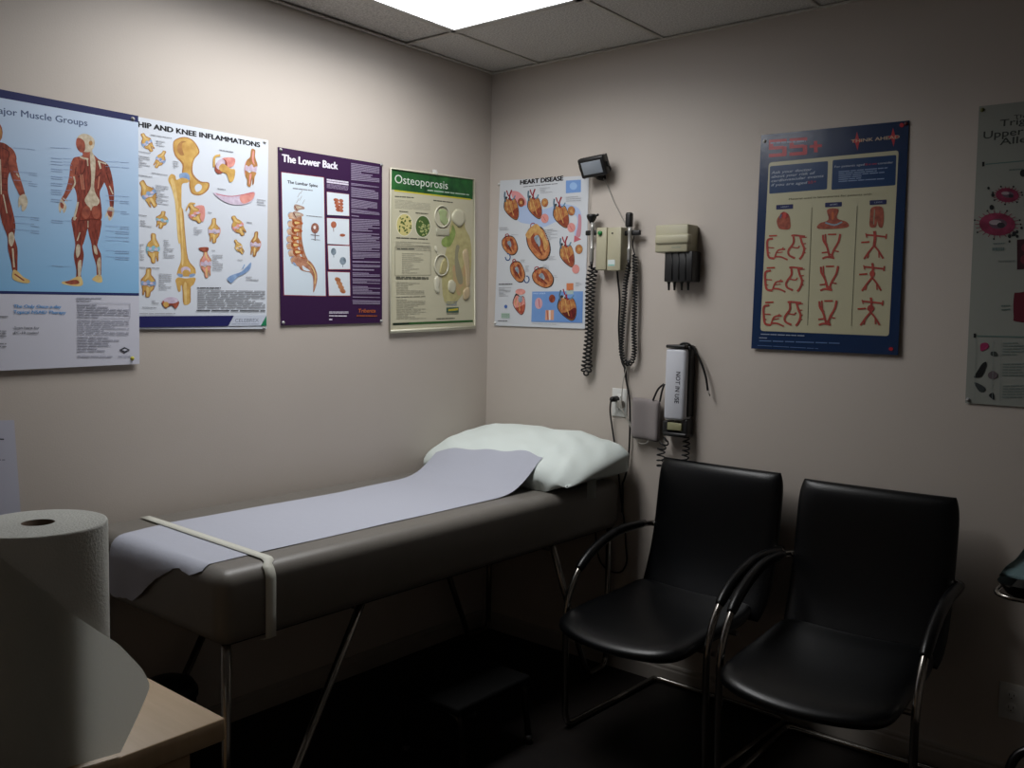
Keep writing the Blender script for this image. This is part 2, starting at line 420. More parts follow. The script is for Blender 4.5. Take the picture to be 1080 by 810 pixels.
for x_ in (84.5, 86.5): S.line('d08f74', [(x_, 184), (x_+2, 200)], .7)
S.line('d08f74', [(104.5, 186), (103, 199)], .7)
# figure seen from the front, cut by the sheet's other half
S.blob(RED, [(-22, 160), (-14, 153), (-5, 150), (4, 151), (10, 155), (15, 160), (17, 170), (9, 184), (8, 198), (9, 207), (13, 222), (16, 238), (15, 250), (18, 262), (18, 276), (17.5, 287), (13.5, 287), (11, 275), (8, 262), (7.5, 250), (2, 235), (-4, 214), (-12, 240), (-15, 262), (-16, 288), (-21, 288), (-24, 262), (-24, 240), (-20, 214), (-17, 196), (-19, 182)])
S.blob(RED2, [(9, 156), (14, 159), (17, 170), (20, 184), (24, 197), (26, 206), (22, 208), (17, 199), (12.5, 188), (9.5, 176)])
S.blob(CREAM, [(20.5, 207), (26, 205), (29, 213), (26.5, 221), (23, 222.5), (22, 216), (19.5, 219), (19, 212)])
S.ell(RED2, -5, 140, 7.6, 12); S.ell(BONED, -4, 141, 6, 9); S.ell(CREAM, -6, 134, 4, 5)
S.blob(BONEL, [(13.5, 285), (18, 286), (24, 292), (30.5, 295.5), (30, 298.5), (22, 298), (13, 294)]); S.line(RED2, [(15, 289), (25, 296)], 1.6)
S.blob(CREAM, [(9, 247), (13, 245), (15, 252), (12, 260), (9, 256)]); S.line(CREAM, [(13, 262), (14.5, 282)], 1.8)
S.line(CREAM, [(3, 205), (7, 225)], 1.2); S.line(CREAM, [(0, 168), (1, 205)], 1.2); S.line('4f1f18', [(2, 156), (9, 160), (8, 170)], .9, 3)
S.line(CREAM, [(17, 183), (20, 187)], 1.5)
for k in range(5): S.line('4f1f18', [(2, 176+6*k), (7, 176.5+6*k)], .6)
for (x0, y0, n) in ((28, 157, 1), (30, 182, 2), (30, 191, 3), (32, 229, 2), (32, 236, 2), (32, 243, 2)):
    S.rows('8fa3c2', (x0, y0-1), (x0+9, y0), (x0+9, y0+n*2.2), (x0, y0+n*2.2-1), n, .28)
    S.line('93a9cb', [(14, y0-1), (x0-1, y0)], .35)
for (x0, y0, n) in ((53, 154.5, 1), (53.5, 165.5, 1), (53.5, 169, 1), (53.5, 172, 1), (53.5, 177, 2), (53.5, 185, 2), (53.5, 192, 2), (53.5, 199, 3), (53.5, 209, 2), (54, 231, 2), (54, 279, 1)):
    S.rows('8fa3c2', (x0, y0), (x0+(18 if y0 < 160 else 12), y0+1), (x0+(18 if y0 < 160 else 12), y0+1+n*2.2), (x0, y0+n*2.2), n, .28)
    S.line('93a9cb', [(x0+13, y0+1.5), (x0+22, y0+2.2)], .35)
for (x0, y0, n) in ((126, 170, 1), (128, 175.5, 1), (129, 206, 1), (126, 211, 2), (127, 222, 2), (126, 238, 2), (121, 243, 2), (121, 249, 1), (129, 253, 1), (121, 263.5, 2), (121, 270, 2)):
    S.rows('8fa3c2', (x0, y0), (136, y0+.6), (136, y0+n*2.1+.6), (x0, y0+n*2.1), n, .28)
    S.line('93a9cb', [(111, y0+.2), (x0-1, y0+.8)], .35)
S.text('4f8fc9', 'The Only Once-a-day', (14, 324.5), (64, 325), 3.5, .03, .1)
S.text('4f8fc9', 'Topical NSAID Therapy', (14, 330.5), (69, 331), 3.5, .03, .1)
S.text('666a72', 'Scan here for', (14.5, 346.8), (41, 346.9), 2.6, .03)
S.text('666a72', 'EC-10 codes!', (14.5, 352), (40, 352), 2.6, .03)
S.rows(GT2, (-30, 332), (8, 333), (8, 334.5), (-30, 334), 1, .6); S.rows(GT2, (-40, 344), (6, 345), (6, 356), (-40, 355), 4, .35); S.rows(GT2, (-40, 360), (6, 361), (6, 367), (-40, 367), 2, .35)
S.rows('a0a2b0', (80, 313), (120, 313), (120, 318.5), (80, 318), 2, .4, .3)
S.rows('a0a2b0', (81, 320), (135.5, 320.5), (135.5, 336), (81, 334.5), 6, .45, .6)
for a in (((80.5, 319.5), (136.5, 320)), ((136.5, 320), (136.5, 335.5)), ((80.5, 334.5), (136.5, 335.5))): S.line('a0a2b0', list(a), .4)
S.rows('a0a2b0', (81, 336.5), (135.5, 337.5), (135.5, 354), (81, 353), 8, .4, .6); S.rows('a0a2b0', (81, 354), (125, 355), (125, 371), (81, 371.5), 6, .4, .6); S.rows('a0a2b0', (81, 374.5), (118, 375), (118, 377), (81, 377), 1, .5)
S.poly('3d4048', [(125, 369), (130.5, 366), (136.5, 369), (131, 372)]); S.poly('c9cad6', [(128, 369), (131, 367.8), (134, 369), (131, 370.2)]); S.rows('a0a2b0', (124, 375), (137, 375), (137, 376.4), (124, 376.4), 1, .6)
o = S.done('blue and white muscle groups poster with two red figures, leftmost poster on the left wall', [(140, 125.5, M_pin), (139, 378, mat('yellow_pin', 'b8b23a', .4))])

# ---- hip and knee
S = Sheet('left', [(142, 122.6), (283, 148), (280.3, 346.8), (141, 347)], .002, .005)
S.board(ink('cdd3dc'))
S.text('17171b', 'HIP AND KNEE INFLAMMATIONS', (145.8, 133.6), (274, 155.3), 5.8, .07)
c3 = U(140, 120, 6.747); c4 = U(140, 230, 6.747)
def J(s, cx, cy, w_, h_, a=0, cart=BLUE, b1=BONE, b2=BONEL, seed=0):
    """small drawing of a joint: two bones, cartilage between, highlights"""
    rnd = random.Random(seed); ca, sa = math.cos(a), math.sin(a)
    def T(p): return [(cx+x*w_*ca-y*h_*sa, cy+x*w_*sa+y*h_*ca) for x, y in p]
    j = lambda: rnd.uniform(-.06, .06)
    mk = rnd.choice((1, -1)); Q = lambda L: T([(x*mk, y) for x, y in L])
    # upper bone: shaft flaring into two knuckles
    s.blob(BONED, Q([(-.16, -.5), (.14, -.52), (.17, -.3), (.34+j(), -.2), (.46, -.06), (.36, .05), (.12, -.0), (0, -.08), (-.14, .02), (-.38, .04), (-.46+j(), -.1), (-.3, -.24), (-.2, -.34)]))
    s.blob(b1, Q([(-.13, -.49), (.08, -.5), (.11, -.3), (.28+j(), -.2), (.4, -.07), (.3, .02), (.1, -.04), (0, -.11), (-.16, 0), (-.34, .01), (-.4+j(), -.1), (-.26, -.22), (-.16, -.34)]))
    s.blob(b2, Q([(-.08, -.46), (.02, -.46), (.02, -.24), (-.12, -.14), (-.26, -.1), (-.12, -.26)]))
    s.blob(cart, Q([(-.42, -.06), (-.2, -.02), (-.02, -.1), (.2, -.03), (.42, -.06), (.46, .06), (.3, .12), (.02, .07), (-.26, .13), (-.46, .07)]))
    s.ell(LIL, *Q([(-.2, .04)])[0], w_*.14, h_*.05); s.ell(LIL, *Q([(.22, .02)])[0], w_*.12, h_*.045)
    s.blob(BONED, Q([(-.4+j(), .12), (-.1, .1), (.1, .14), (.42, .09), (.38, .24), (.2, .34), (.14, .5), (-.12, .52), (-.16, .36), (-.2, .3), (-.26, .46), (-.36, .42), (-.36, .24)]))
    s.blob(b1, Q([(-.34+j(), .14), (-.1, .13), (.1, .17), (.34, .13), (.3, .23), (.14, .33), (.09, .48), (-.08, .5), (-.1, .34), (-.2, .26), (-.3, .4), (-.32, .24)]))
    s.blob(b2, Q([(-.1, .18), (.06, .2), (.02, .44), (-.05, .44)]))
    s.line(cart if cart is not LIL else PINK, Q([(.44, -.16), (.5, .02), (.4, .2)]), .6, 3)
# hip bone and femur
S.blob(BONED, c3((285, 230), (300, 185), (370, 165), (435, 195), (475, 270), (440, 320), (425, 370), (430, 430), (480, 480), (540, 490), (535, 540), (480, 580), (420, 570), (400, 520), (395, 470), (350, 430), (350, 360), (300, 300)))
S.blob(BONE, c3((292, 225), (305, 190), (370, 172), (428, 200), (466, 268), (432, 318), (415, 370), (420, 440), (475, 490), (530, 495), (525, 535), (480, 570), (425, 560), (408, 520), (405, 470), (358, 425), (362, 355), (310, 295)))
S.blob(BONED, c3((318, 225), (350, 195), (390, 210), (385, 270), (350, 300), (320, 270))); S.blob(BONE, c3((350, 215), (400, 205), (440, 250), (420, 290), (370, 300)))
S.blob(ink('cdd3dc'), c3((440, 520), (465, 498), (490, 515), (480, 545), (450, 555)))
S.blob(BLUE, c3((330, 430), (380, 420), (405, 450), (390, 485), (340, 470)))
S.blob(BONE, c3((250, 470), (270, 430), (300, 440), (310, 470), (350, 455), (395, 470), (390, 490), (350, 500), (345, 560), (345, 650), (355, 810), (360, 900), (325, 900), (310, 700), (290, 590), (270, 520)))
S.blob(BONEL, c3((268, 470), (290, 470), (310, 560), (325, 700), (335, 900), (318, 900), (300, 650), (280, 550)))
S.blob(BONE, c4((318, -60), (355, -60), (370, 120), (390, 290), (440, 360), (430, 410), (320, 410), (315, 370), (340, 290), (330, 120)))
S.blob(BONEL, c4((330, -50), (345, -50), (352, 150), (358, 300), (345, 330), (345, 150)))
S.line(BONED, c4((352, -50), (368, 120), (388, 290), (438, 365)), .7, 3)
S.blob(LIL, c4((340, 360), (375, 345), (405, 365), (395, 400), (350, 400))); S.ell(BONE, *c4((375, 390))[0], 4, 3.4)
S.blob(BLUE, c4((318, 395), (350, 402), (345, 420), (318, 412))); S.blob(BLUE, c4((400, 402), (436, 395), (434, 412), (402, 420)))
S.blob(BONE, c4((300, 440), (320, 422), (370, 430), (440, 425), (430, 470), (405, 500), (405, 600), (355, 610), (350, 490), (338, 480), (335, 520), (318, 520), (305, 470)))
S.blob(BONEL, c4((360, 470), (378, 470), (378, 600), (366, 600))); S.line(BONED, c4((345, 470), (352, 520), (356, 600)), .8, 3); S.line(BONED, c4((405, 500), (403, 600)), .8)
for i, (x, y, w_, h_, a, cart) in enumerate(((100, 205, 80, 140, -.5, BLUE), (195, 325, 75, 130, .5, BLUE), (110, 570, 110, 200, -.5, BLUE), (205, 755, 90, 120, .2, TEAL))):
    J(S, 140+x/6.747, 120+y/6.747, w_/6.747, h_/6.747, a, cart, seed=i)
J(S, 140+142/6.747, 230+215/6.747, 15, 30, 0, TEAL, seed=5); J(S, 140+105/6.747, 230+460/6.747, 16, 29, .05, BLUE, seed=6)
J(S, 140+840/6.747, 120+385/6.747, 13.5, 38, .12, LIL, BONED, PINK, seed=7); J(S, 140+575/6.747, 230+90/6.747, 13, 25, 0, LIL, seed=8)
J(S, 140+515/6.747, 230+320/6.747, 12, 30, -.05, LIL, PINK, BONEL, seed=9); J(S, 140+868/6.747, 230+185/6.747, 11.5, 25, .1, LIL, BONED, BONEL, seed=10)
J(S, 140+745/6.747, 230+55/6.747, 13, 22, -.5, PINK, seed=11); J(S, 140+750/6.747, 230+205/6.747, 8, 16, -.5, BONEL, seed=12)
J(S, 140+440/6.747, 120+710/6.747, 14, 21, -.5, PINK, seed=13)
S.line(BONE, c3((375, 690), (400, 640), (440, 640)), 1.6, 4); S.blob(PINK, c3((440, 660), (500, 655), (510, 720), (495, 770), (475, 740), (480, 690)))
S.blob(PINK, c3((630, 320), (720, 315), (715, 370), (660, 380))); S.line(BONE, c3((575, 380), (580, 310), (620, 295)), 2.4, 4)
S.ell(RED2, *c3((625, 375))[0], 6, 8.4, .5); S.ell(LIL, *c3((622, 360))[0], 4.4, 6, .5); S.blob(BONE, c3((610, 380), (640, 355), (690, 390), (725, 400), (715, 470), (685, 485), (665, 430), (625, 410)))
S.blob(LIL, c3((570, 560), (640, 575), (740, 585), (860, 555), (850, 615), (790, 645), (700, 645), (620, 610))); S.blob(PINK, c3((760, 585), (858, 560), (845, 612), (780, 640))); S.line('b5525c', c3((590, 572), (700, 588), (856, 560)), .7, 4)
S.blob(RED2, c4((465, 212), (530, 208), (525, 240), (480, 232)))
S.blob(BLUE, c4((665, 430), (700, 405), (760, 385), (800, 350), (835, 315), (830, 360), (790, 395), (740, 420), (700, 460), (680, 455))); S.line(BLUE, c4((775, 360), (790, 330)), 1.2)
S.blob(RED2, c4((205, 590), (320, 590), (300, 645), (270, 620), (225, 640))); S.ell(LIL, *c4((265, 585))[0], 8, 3.4); S.ell(BONE, *c4((230, 615))[0], 3, 3)
for (u, ox, oy) in (((125, 145, 150, 10), 0, 0), ((165, 185, 80, 45), 0, 0), ((35, 262, 90, 10), 0, 0), ((30, 290, 90, 90), 0, 0), ((130, 415, 120, 10), 0, 0), ((35, 430, 100, 12), 0, 0), ((160, 500, 90, 140), 0, 0), ((35, 712, 60, 12), 0, 0), ((50, 750, 80, 50), 0, 0), ((285, 330, 45, 60), 0, 0), ((613, 250, 150, 14), 0, 0), ((600, 525, 140, 14), 0, 0), ((880, 600, 60, 50), 0, 0), ((530, 695, 60, 12), 0, 0), ((805, 765, 85, 12), 0, 0)):
    x, y, w_, h_ = u; q = c3((x, y), (x+w_, y+w_*.16), (x+w_, y+w_*.16+h_), (x, y+h_)); S.rows(GT if h_ > 15 else '6f7076', *q, max(1, int(h_/14)), .35, .5)
for u in ((215, 150, 75, 135), (45, 180, 30, 120), (40, 345, 180, 12), (180, 390, 90, 120), (130, 580, 60, 30), (60, 628, 120, 12), (430, 60, 60, 60), (555, 225, 70, 10), (560, 255, 75, 120), (740, 292, 45, 10), (800, 410, 90, 35)):
    x, y, w_, h_ = u; q = c4((x, y), (x+w_, y+w_*.04), (x+w_, y+w_*.04+h_), (x, y+h_)); S.rows(GT if h_ > 15 else '6f7076', *q, max(1, int(h_/14)), .35, .5)
S.rows('55565c', *c4((450, 492), (620, 492), (620, 502), (450, 502)), 1, .8); S.rows('8a8c92', *c4((455, 510), (935, 515), (935, 645), (455, 642)), 11, .5, .8); S.rows('33343a', *c4((445, 652), (935, 655), (935, 665), (445, 662)), 1, .7)
S.rows('8a8c92', *c4((40, 676), (295, 676), (295, 682), (40, 682)), 1, .7)
S.poly('20225a', c4((32, 698), (712, 694), (670, 768), (34, 778))); S.poly('bfc6d4', c4((714, 694), (945, 692), (945, 764), (674, 768)))
S.poly('1f7a52', c4((902, 766), (943, 693), (944, 765))); S.text('7c8290', 'CELEBREX', c4((720, 741))[0], c4((888, 738))[0], 3.8, .01); S.rows('9aa0b0', *c4((700, 748), (890, 748), (890, 760), (695, 760)), 1, .5)
o = S.done('white hip and knee inflammations poster with ochre leg bones beside the muscle poster', [(279, 149.5, M_white), (277.5, 346, M_pin)])

# ---- the lower back
S = Sheet('left', [(293, 155), (403, 173.2), (402.3, 340.5), (295.5, 343.3)], .002, .004)
S.board(ink('32163d'))
c5 = U(290, 150, 8.1); c6 = U(290, 245, 8.1)
S.text('d9d6e0', 'The Lower Back', c5((62, 165))[0], c5((535, 232))[0], 8.2, .05)
S.poly('8a3b46', c5((50, 252), (420, 298), (434, 1318), (68, 1310))); S.poly('c9d6e0', c5((55, 258), (415, 303), (428, 1312), (74, 1304)))
S.text('2a2a33', 'The Lumbar Spine', c5((105, 350))[0], c5((363, 385))[0], 3.3, .05); S.rows('7d7f88', *c5((150, 388), (320, 408), (320, 418), (150, 400)), 1, .9)
SP = c6((165, -250), (150, -200), (160, -120), (170, -40), (165, 60), (165, 130), (175, 200), (195, 260))
S.line(inkn('c49a7c', '9c6650', 60), c5((168, 600), (168, 690), (160, 760), (158, 830), (165, 900), (180, 960), (200, 1010)), 7, 4); S.line(inkn('b08468', '8c5a44', 60), c5((205, 610), (212, 690), (208, 760), (210, 830), (222, 900), (240, 965), (262, 1010)), 4.4, 4)
for k, (x, y) in enumerate([(175, 560), (165, 620), (160, 690), (155, 755), (150, 820), (150, 880), (165, 940), (185, 1000)]):
    a = c5((x, y))[0]
    if k > 0: S.ell(BLUE, a[0]-4.6, a[1], 2.6, 3); S.ell(inkn('cdb29a', 'b08668', 50), a[0]-3, a[1]+1, 4, 3.6); S.line('a06a4e', [(a[0]-6, a[1]+4), (a[0]-1, a[1]+4.4)], .7)
    cc = inkn('b5673a', '8a4326', 60) if k > 1 else inkn('b49a8c', '8c7468', 60)
    S.blob(cc, [(a[0]-1, a[1]-3.4), (a[0]+3, a[1]-3), (a[0]+8.5, a[1]-1), (a[0]+9, a[1]+1.4), (a[0]+4, a[1]+2.2), (a[0]+1, a[1]+4), (a[0]-2, a[1]+1)])
    S.blob(BONEL if k > 1 else CREAM, [(a[0]+1, a[1]-1.6), (a[0]+6, a[1]-.6), (a[0]+5, a[1]+.6), (a[0]+1, a[1]+1)])
    S.line('6e3420', [(a[0]-1.5, a[1]-2.5), (a[0]+1.5, a[1]+3)], .8)
for (x, y) in ((190, 470), (205, 500), (230, 530), (215, 440), (180, 520)): S.line('9b979a', c5((x, y), (x+22, y-40)), .5)
S.blob(inkn('b98a70', '945f48', 60), c6((150, 240), (190, 205), (235, 225), (285, 240), (325, 285), (355, 360), (350, 440), (322, 515), (322, 450), (318, 385), (296, 345), (250, 335), (215, 320), (195, 290), (160, 280)))
S.blob(ink('c9d6e0'), c6((228, 285), (255, 300), (295, 332), (240, 322)))
for k in range(4): S.line('7c4a38', c6((262+k*20, 245+k*32), (290+k*16, 262+k*34)), .7); S.line(BONEL, c6((270, 250), (320, 310), (340, 380), (335, 440)), 1, 4); S.blob(BLUE, c6((145, 255), (165, 262), (180, 285), (160, 280)))
S.ell(inkn('a3705c', '6c3e36', 60), *c5((338, 735))[0], 4.2, 5.6); S.ell('d8d2cf', *c5((335, 728))[0], 1.4, 2); S.line('6a5a5a', c5((338, 770), (338, 840)), .9); S.line('6a5a5a', c5((300, 790), (375, 800)), .7); S.rows(GT2, *c5((265, 622), (400, 635), (400, 645), (265, 632)), 1, .6); S.rows(GT2, *c6((305, 55), (380, 62), (380, 70), (305, 63)), 1, .6)
S.rows('cfc8d8', *c5((440, 310), (625, 335), (625, 372), (440, 348)), 2, .75, 1, .04); S.rows('8f7f9c', *c5((440, 352), (625, 376), (620, 415), (440, 392)), 4, .55)
for (y0, y1, sl) in ((425, 620, 22), (648, 868, 10)):
    S.poly('8a3b46', c5((437, y0-5), (632, y0+sl-3), (634, y1+15), (440, y1-5))); S.poly('cfd8df', c5((441, y0), (628, y0+sl), (630, y1+10), (444, y1)))
for (y0, y1) in ((112, 315), (338, 540)):
    S.poly('8a3b46', c6((442, y0-6), (636, y0), (640, y1+6), (450, y1+6))); S.poly('cfd8df', c6((447, y0), (632, y0+6), (636, y1), (455, y1)))
SPN = inkn('bb7356', '8c4a35', 60)
for k in range(4): S.ell(SPN, *c5((520+k*6, 495+k*28))[0], 3, 1.9, .3); S.ell(SPN, *c5((562, 500+k*28))[0], 2.4, 1.8, .3)
S.ell(SPN, *c5((497, 705))[0], 3, 3.6); S.line('7a5a50', c5((495, 735), (497, 765)), .6); S.ell(SPN, *c6((572, 25))[0], 3, 1.6)
GS = inkn('8796a2', '5f6d79', 60)
S.ell(GS, *c6((495, 165))[0], 2.8, 3.8); S.line(GS, c6((495, 190), (497, 215)), .7); S.ell(GS, *c6((575, 245))[0], 3.4, 4.2); S.line(GS, c6((574, 270), (574, 298)), .7)
for k in range(4): S.ell(inkn('c08a62', '94583a', 60), *c6((530+k*14, 405+k*32))[0], 3.4, 2.4, .5)
for (y0, y1, x1) in ((175, 325, 890), (345, 370, 885), (380, 470, 880), (480, 560, 870), (565, 605, 890)):
    S.rows('8b7f98', *c5((648, y0), (x1, y0+36), (x1, y1+20), (648, y1)), max(2, int((y1-y0)/13)), .62, .8, .03)
S.rows('8b7f98', *c5((650, 622), (715, 630), (715, 640), (650, 632)), 1, .9)
for (y0, y1) in ((650, 760), (770, 850)): S.rows('8b7f98', *c5((650, y0), (890, y0+12), (890, y1+8), (652, y1)), int((y1-y0)/13), .6, .7, .03)
for (y0, y1) in ((85, 160), (165, 228), (240, 262), (272, 300), (308, 330), (340, 380), (392, 440), (455, 530), (545, 560), (575, 615)):
    S.rows('8b7f98', *c6((655, y0), (893, y0+8), (890, y1+2), (658, y1)), max(1, int((y1-y0)/12)), .6, .7, .03)
S.rows('cfc8d8', *c6((455, 675), (620, 675), (620, 695), (455, 695)), 2, .6); S.rows('cfc8d8', *c6((455, 706), (605, 708), (605, 722), (455, 720)), 1, .7); S.rows('cfc8d8', *c6((455, 738), (482, 738), (482, 752), (455, 752)), 1, .9)
S.text('b3602c', 'Tribenza', c6((705, 686))[0], c6((852, 684))[0], 4.2, .02, .1); S.rows('8e4a28', *c6((690, 705), (865, 708), (865, 722), (690, 720)), 1, .8)
o = S.done('dark purple lower back poster with a spine drawing on a pale panel', [(296, 158, M_pin), (402.3, 173.8, M_pin), (298, 340.3, M_pin), (401.3, 338.6, M_pin)])

# ---- osteoporosis: moulded plastic chart with raised rim and relief
S = Sheet('left', [(411.5, 177.5), (499.7, 189), (500, 346), (410.5, 351)], .006, .002)
S.board(ink('bdb9a0'))
c7 = U(408, 175, 9); c8 = U(408, 260, 8.7)
S.poly(inkn('2f6b35', '173c22', 14), c7((38, 25), (818, 132), (815, 318), (40, 222)))
S.poly('c2b83c', c7((70, 227), (795, 312), (797, 326), (70, 240)))
S.text('cfd6cc', 'Osteoporosis', c7((75, 160))[0], c7((578, 222))[0], 9.5, .005); S.rows('a9bfa8', *c7((385, 222), (780, 268), (780, 282), (385, 238)), 1, .7)
S.rows('57584c', *c7((75, 283), (255, 296), (255, 308), (75, 296)), 1, .8); S.rows('a19e8c', *c7((75, 315), (415, 345), (410, 425), (75, 405)), 7, .4)
S.rows('57584c', *c7((440, 320), (625, 342), (625, 354), (440, 333)), 1, .8)
for (x, y, w_, h_, c_) in ((165, 560, 8.8, 12.2, 'c4ba7c'), (340, 575, 8.3, 11.8, '46602f')):
    a = c7((x, y))[0]; S.ell(ink('d5d2bd'), *a, w_, h_, 0, 24); S.ell(ink(c_), *a, w_-.7, h_-.7, 0, 24); rnd = random.Random(int(x))
    for k in range(26):
        an, rr = rnd.uniform(0, 2*PI), math.sqrt(rnd.random())*.78
        S.ell(ink('4d5f2c') if x < 200 else ink('a3aa72'), a[0]+w_*rr*math.cos(an), a[1]+h_*rr*math.sin(an), rnd.uniform(.5, 1.1), rnd.uniform(.7, 1.8), rnd.uniform(0, 3), 8)
S.rows('57584c', *c7((115, 425), (200, 432), (200, 442), (115, 436)), 1, .8); S.rows('57584c', *c7((270, 440), (390, 450), (390, 460), (270, 452)), 1, .8)
S.rows('57584c', *c7((85, 675), (385, 690), (385, 702), (85, 688)), 1, .8); S.rows('a19e8c', *c7((80, 710), (410, 725), (410, 810), (80, 800)), 6, .4)
for a in (((72, 2), (398, 0)), ((398, 0), (398, 262)), ((72, 265), (398, 262)), ((72, 2), (72, 265))): S.line('96937f', c8(*a), .5)
S.rows('57584c', *c8((90, 15), (375, 15), (375, 30), (90, 30)), 1, .8); S.rows('a09d8b', *c8((135, 55), (330, 60), (330, 250), (135, 250)), 11, .3, .3)
S.rows('57584c', *c8((80, 272), (378, 280), (378, 304), (80, 302)), 2, .7); S.rows('a09d8b', *c8((80, 320), (340, 335), (340, 440), (85, 440)), 8, .35, .4); S.rows('77766a', *c8((80, 460), (360, 452), (360, 462), (80, 470)), 1, .6)
S.rows('a09d8b', *c8((85, 480), (350, 480), (355, 665), (85, 670)), 13, .35, .4)
GY = inkn('b7b07e', 'a59c6e', 40); GG = inkn('8ea15c', '75884a', 40)
S.blob(GY, c7((600, 560), (640, 480), (720, 480), (740, 590), (790, 700), (800, 900), (780, 1100), (740, 1180), (640, 1300), (540, 1280), (520, 1000), (560, 800)))
S.blob(GG, c7((520, 700), (600, 640), (620, 560), (650, 640), (600, 760), (530, 760))); S.blob(inkn('b99672', 'a8a070', 30), c8((600, 180), (690, 200), (730, 60), (760, 300), (690, 420), (640, 430)))
S.blob(ink('8e8a70'), c8((630, 0), (665, 0), (650, 100), (690, 260), (690, 340), (650, 330), (620, 180)))
S.rows('4a6a86', *c8((540, 500), (640, 500), (640, 545), (540, 545)), 3, .3, .5); S.poly('3f5a4a', c8((542, 560), (655, 556), (655, 606), (542, 606))); S.poly('b9a83c', c8((560, 576), (650, 566), (650, 584), (560, 594))); S.rows('57584c', *c8((545, 612), (655, 612), (655, 622), (545, 622)), 1, .6)
S.poly('2f5a2c', c8((50, 702), (785, 674), (785, 692), (50, 722))); S.poly('1b2a1e', c8((50, 702), (200, 697), (200, 714), (50, 722))); S.rows('57584c', *c8((450, 655), (620, 650), (620, 665), (450, 672)), 1, .5)
o = S.done('cream moulded osteoporosis chart with green header, nearest the corner of the left wall', [])
M_mould = mat('moulded_plastic', 'c6c3ae', .3, spec=.6)
bm = B(); q = [S.w3(p, .003) for p in S.c]
tube(bm, [q[0], q[0].lerp(q[1], .5), q[1], q[1].lerp(q[2], .5), q[2], q[2].lerp(q[3], .5), q[3], q[3].lerp(q[0], .5)], .0042, 8, True)
tube(bm, [q[3]+Vector((0, 0, .006)), q[2]+Vector((0, 0, .006))], .006, 8)
link('rim', bm, M_mould, o)
def relief(name, pts, mat_, h=.006, n=6, c=c8, pr=.004):
    bm = B(); P = [(v.x, v.y) for v in catmull([(a, b, 0) for a, b in c(*pts)], n, True)]
    q = [S.px(*p) for p in P]; cx = sum(a for a, b in q)/len(q); cz = sum(b for a, b in q)/len(q); rings = []
    for k, hh in ((1, .0), (.97, .5), (.88, .85), (.7, 1), (.3, 1)):
        rings.append([bm.verts.new(S.w3((cx+(a-cx)*k, cz+(b-cz)*k), .001+h*hh)) for a, b in q])
    for a, b in zip(rings, rings[1:]):
        for i in range(len(q)):
            f = bm.faces.new((a[i], a[(i+1) % len(q)], b[(i+1) % len(q)], b[i])); f.smooth = True
    bm.faces.new(rings[-1]); bmesh.ops.recalc_face_normals(bm, faces=bm.faces[:])
    link(name, bm, mat_, o)
def ring_relief(name, x, y, rx, ry, rr, c):
    bm = B(); pts = []
    for k in range(28):
        a = 2*PI*k/28; p = c((x+rx*math.cos(a), y+ry*math.sin(a)))[0]; pts.append(S.w3(S.px(*p), .003))
    tube(bm, pts, rr, 6, True); link(name, bm, M_mould, o)
relief('relief_head', [(625, 440), (660, 410), (720, 430), (735, 500), (720, 550), (680, 580), (630, 540), (610, 490)], mat('relief_pale', 'bcb9a0', .35), .008, c=c7)
relief('relief_hand', [(700, 400), (745, 370), (755, 440), (735, 480), (705, 490), (695, 450)], mat('relief_skin', 'b7a582', .35), .006)
relief('relief_arm', [(690, 60), (735, 30), (750, 180), (755, 350), (725, 380), (715, 220)], mat('relief_skin', 'b7a582', .35), .005)
relief('relief_hip', [(560, 330), (590, 305), (625, 340), (620, 400), (600, 430), (560, 400)], mat('relief_pale', 'bcb9a0', .35), .006)
relief('relief_bone', [(435, 0), (450, 0), (455, 60), (475, 90), (470, 60), (440, 40)], M_mould, .004)
relief('relief_femur', [(435, 290), (460, 270), (475, 320), (465, 380), (470, 430), (440, 410), (430, 350)], M_mould, .006)
relief('relief_joint', [(490, 170), (520, 110), (545, 150), (540, 230), (510, 260), (480, 240)], mat('relief_olive', 'a59c6e', .4), .005)
relief('relief_caption', [(465, 590), (590, 595), (590, 665), (465, 660)], mat('relief_caption_grey', 'aaa892', .4), .003, 1, c7)
relief('relief_vertebra', [(490, 420), (540, 410), (570, 440), (560, 480), (585, 540), (560, 570), (510, 530), (500, 470)], mat('relief_green', '9aa97a', .4), .004, c=c7)
ring_relief('relief_ring', 520, 480, 70, 100, .0035, c7); ring_relief('relief_ring', 495, 170, 62, 95, .0035, c8)
bm = B(); q = S.px(459, 182)
box(bm, .001, .006, q[0]-.012, q[0]+.012, q[1]-.012, q[1]+.012, .002); tube(bm, catmull([(.005, q[0], q[1]-.004), (.016, q[0], q[1]-.008), (.018, q[0], q[1]+.002)], 4), .0018, 6)
link('hook', bm, M_white, o)

# ---- heart disease
S = Sheet('back', [(527.5, 190.5), (621, 185), (617.5, 346.8), (522, 343.3)], .002, .004)
S.board(ink('c2c6cb'))
c9 = U(520, 180, 9.53); c10 = U(520, 260, 9.0)
S.text('1d1b1e', 'HEART DISEASE', c9((275, 140))[0], c9((703, 97))[0], 4.8, .08); S.rows('6b6b70', *c9((305, 158), (650, 125), (650, 135), (305, 168)), 1, .7)
S.poly('6f93c8', c9((733, 100), (885, 90), (885, 215), (733, 228))); S.ell('8fb0d8', *c9((808, 155))[0], 4, 4)
S.blob('a3b4d3', c9((230, 330), (340, 300), (380, 400), (500, 390), (600, 360), (640, 330), (830, 360), (890, 450), (870, 650), (820, 640), (850, 500), (800, 440), (620, 520), (500, 570), (380, 540), (250, 500)))
S.blob('cf8d8f', c9((190, 210), (260, 215), (330, 290), (330, 350), (250, 330), (200, 280)))
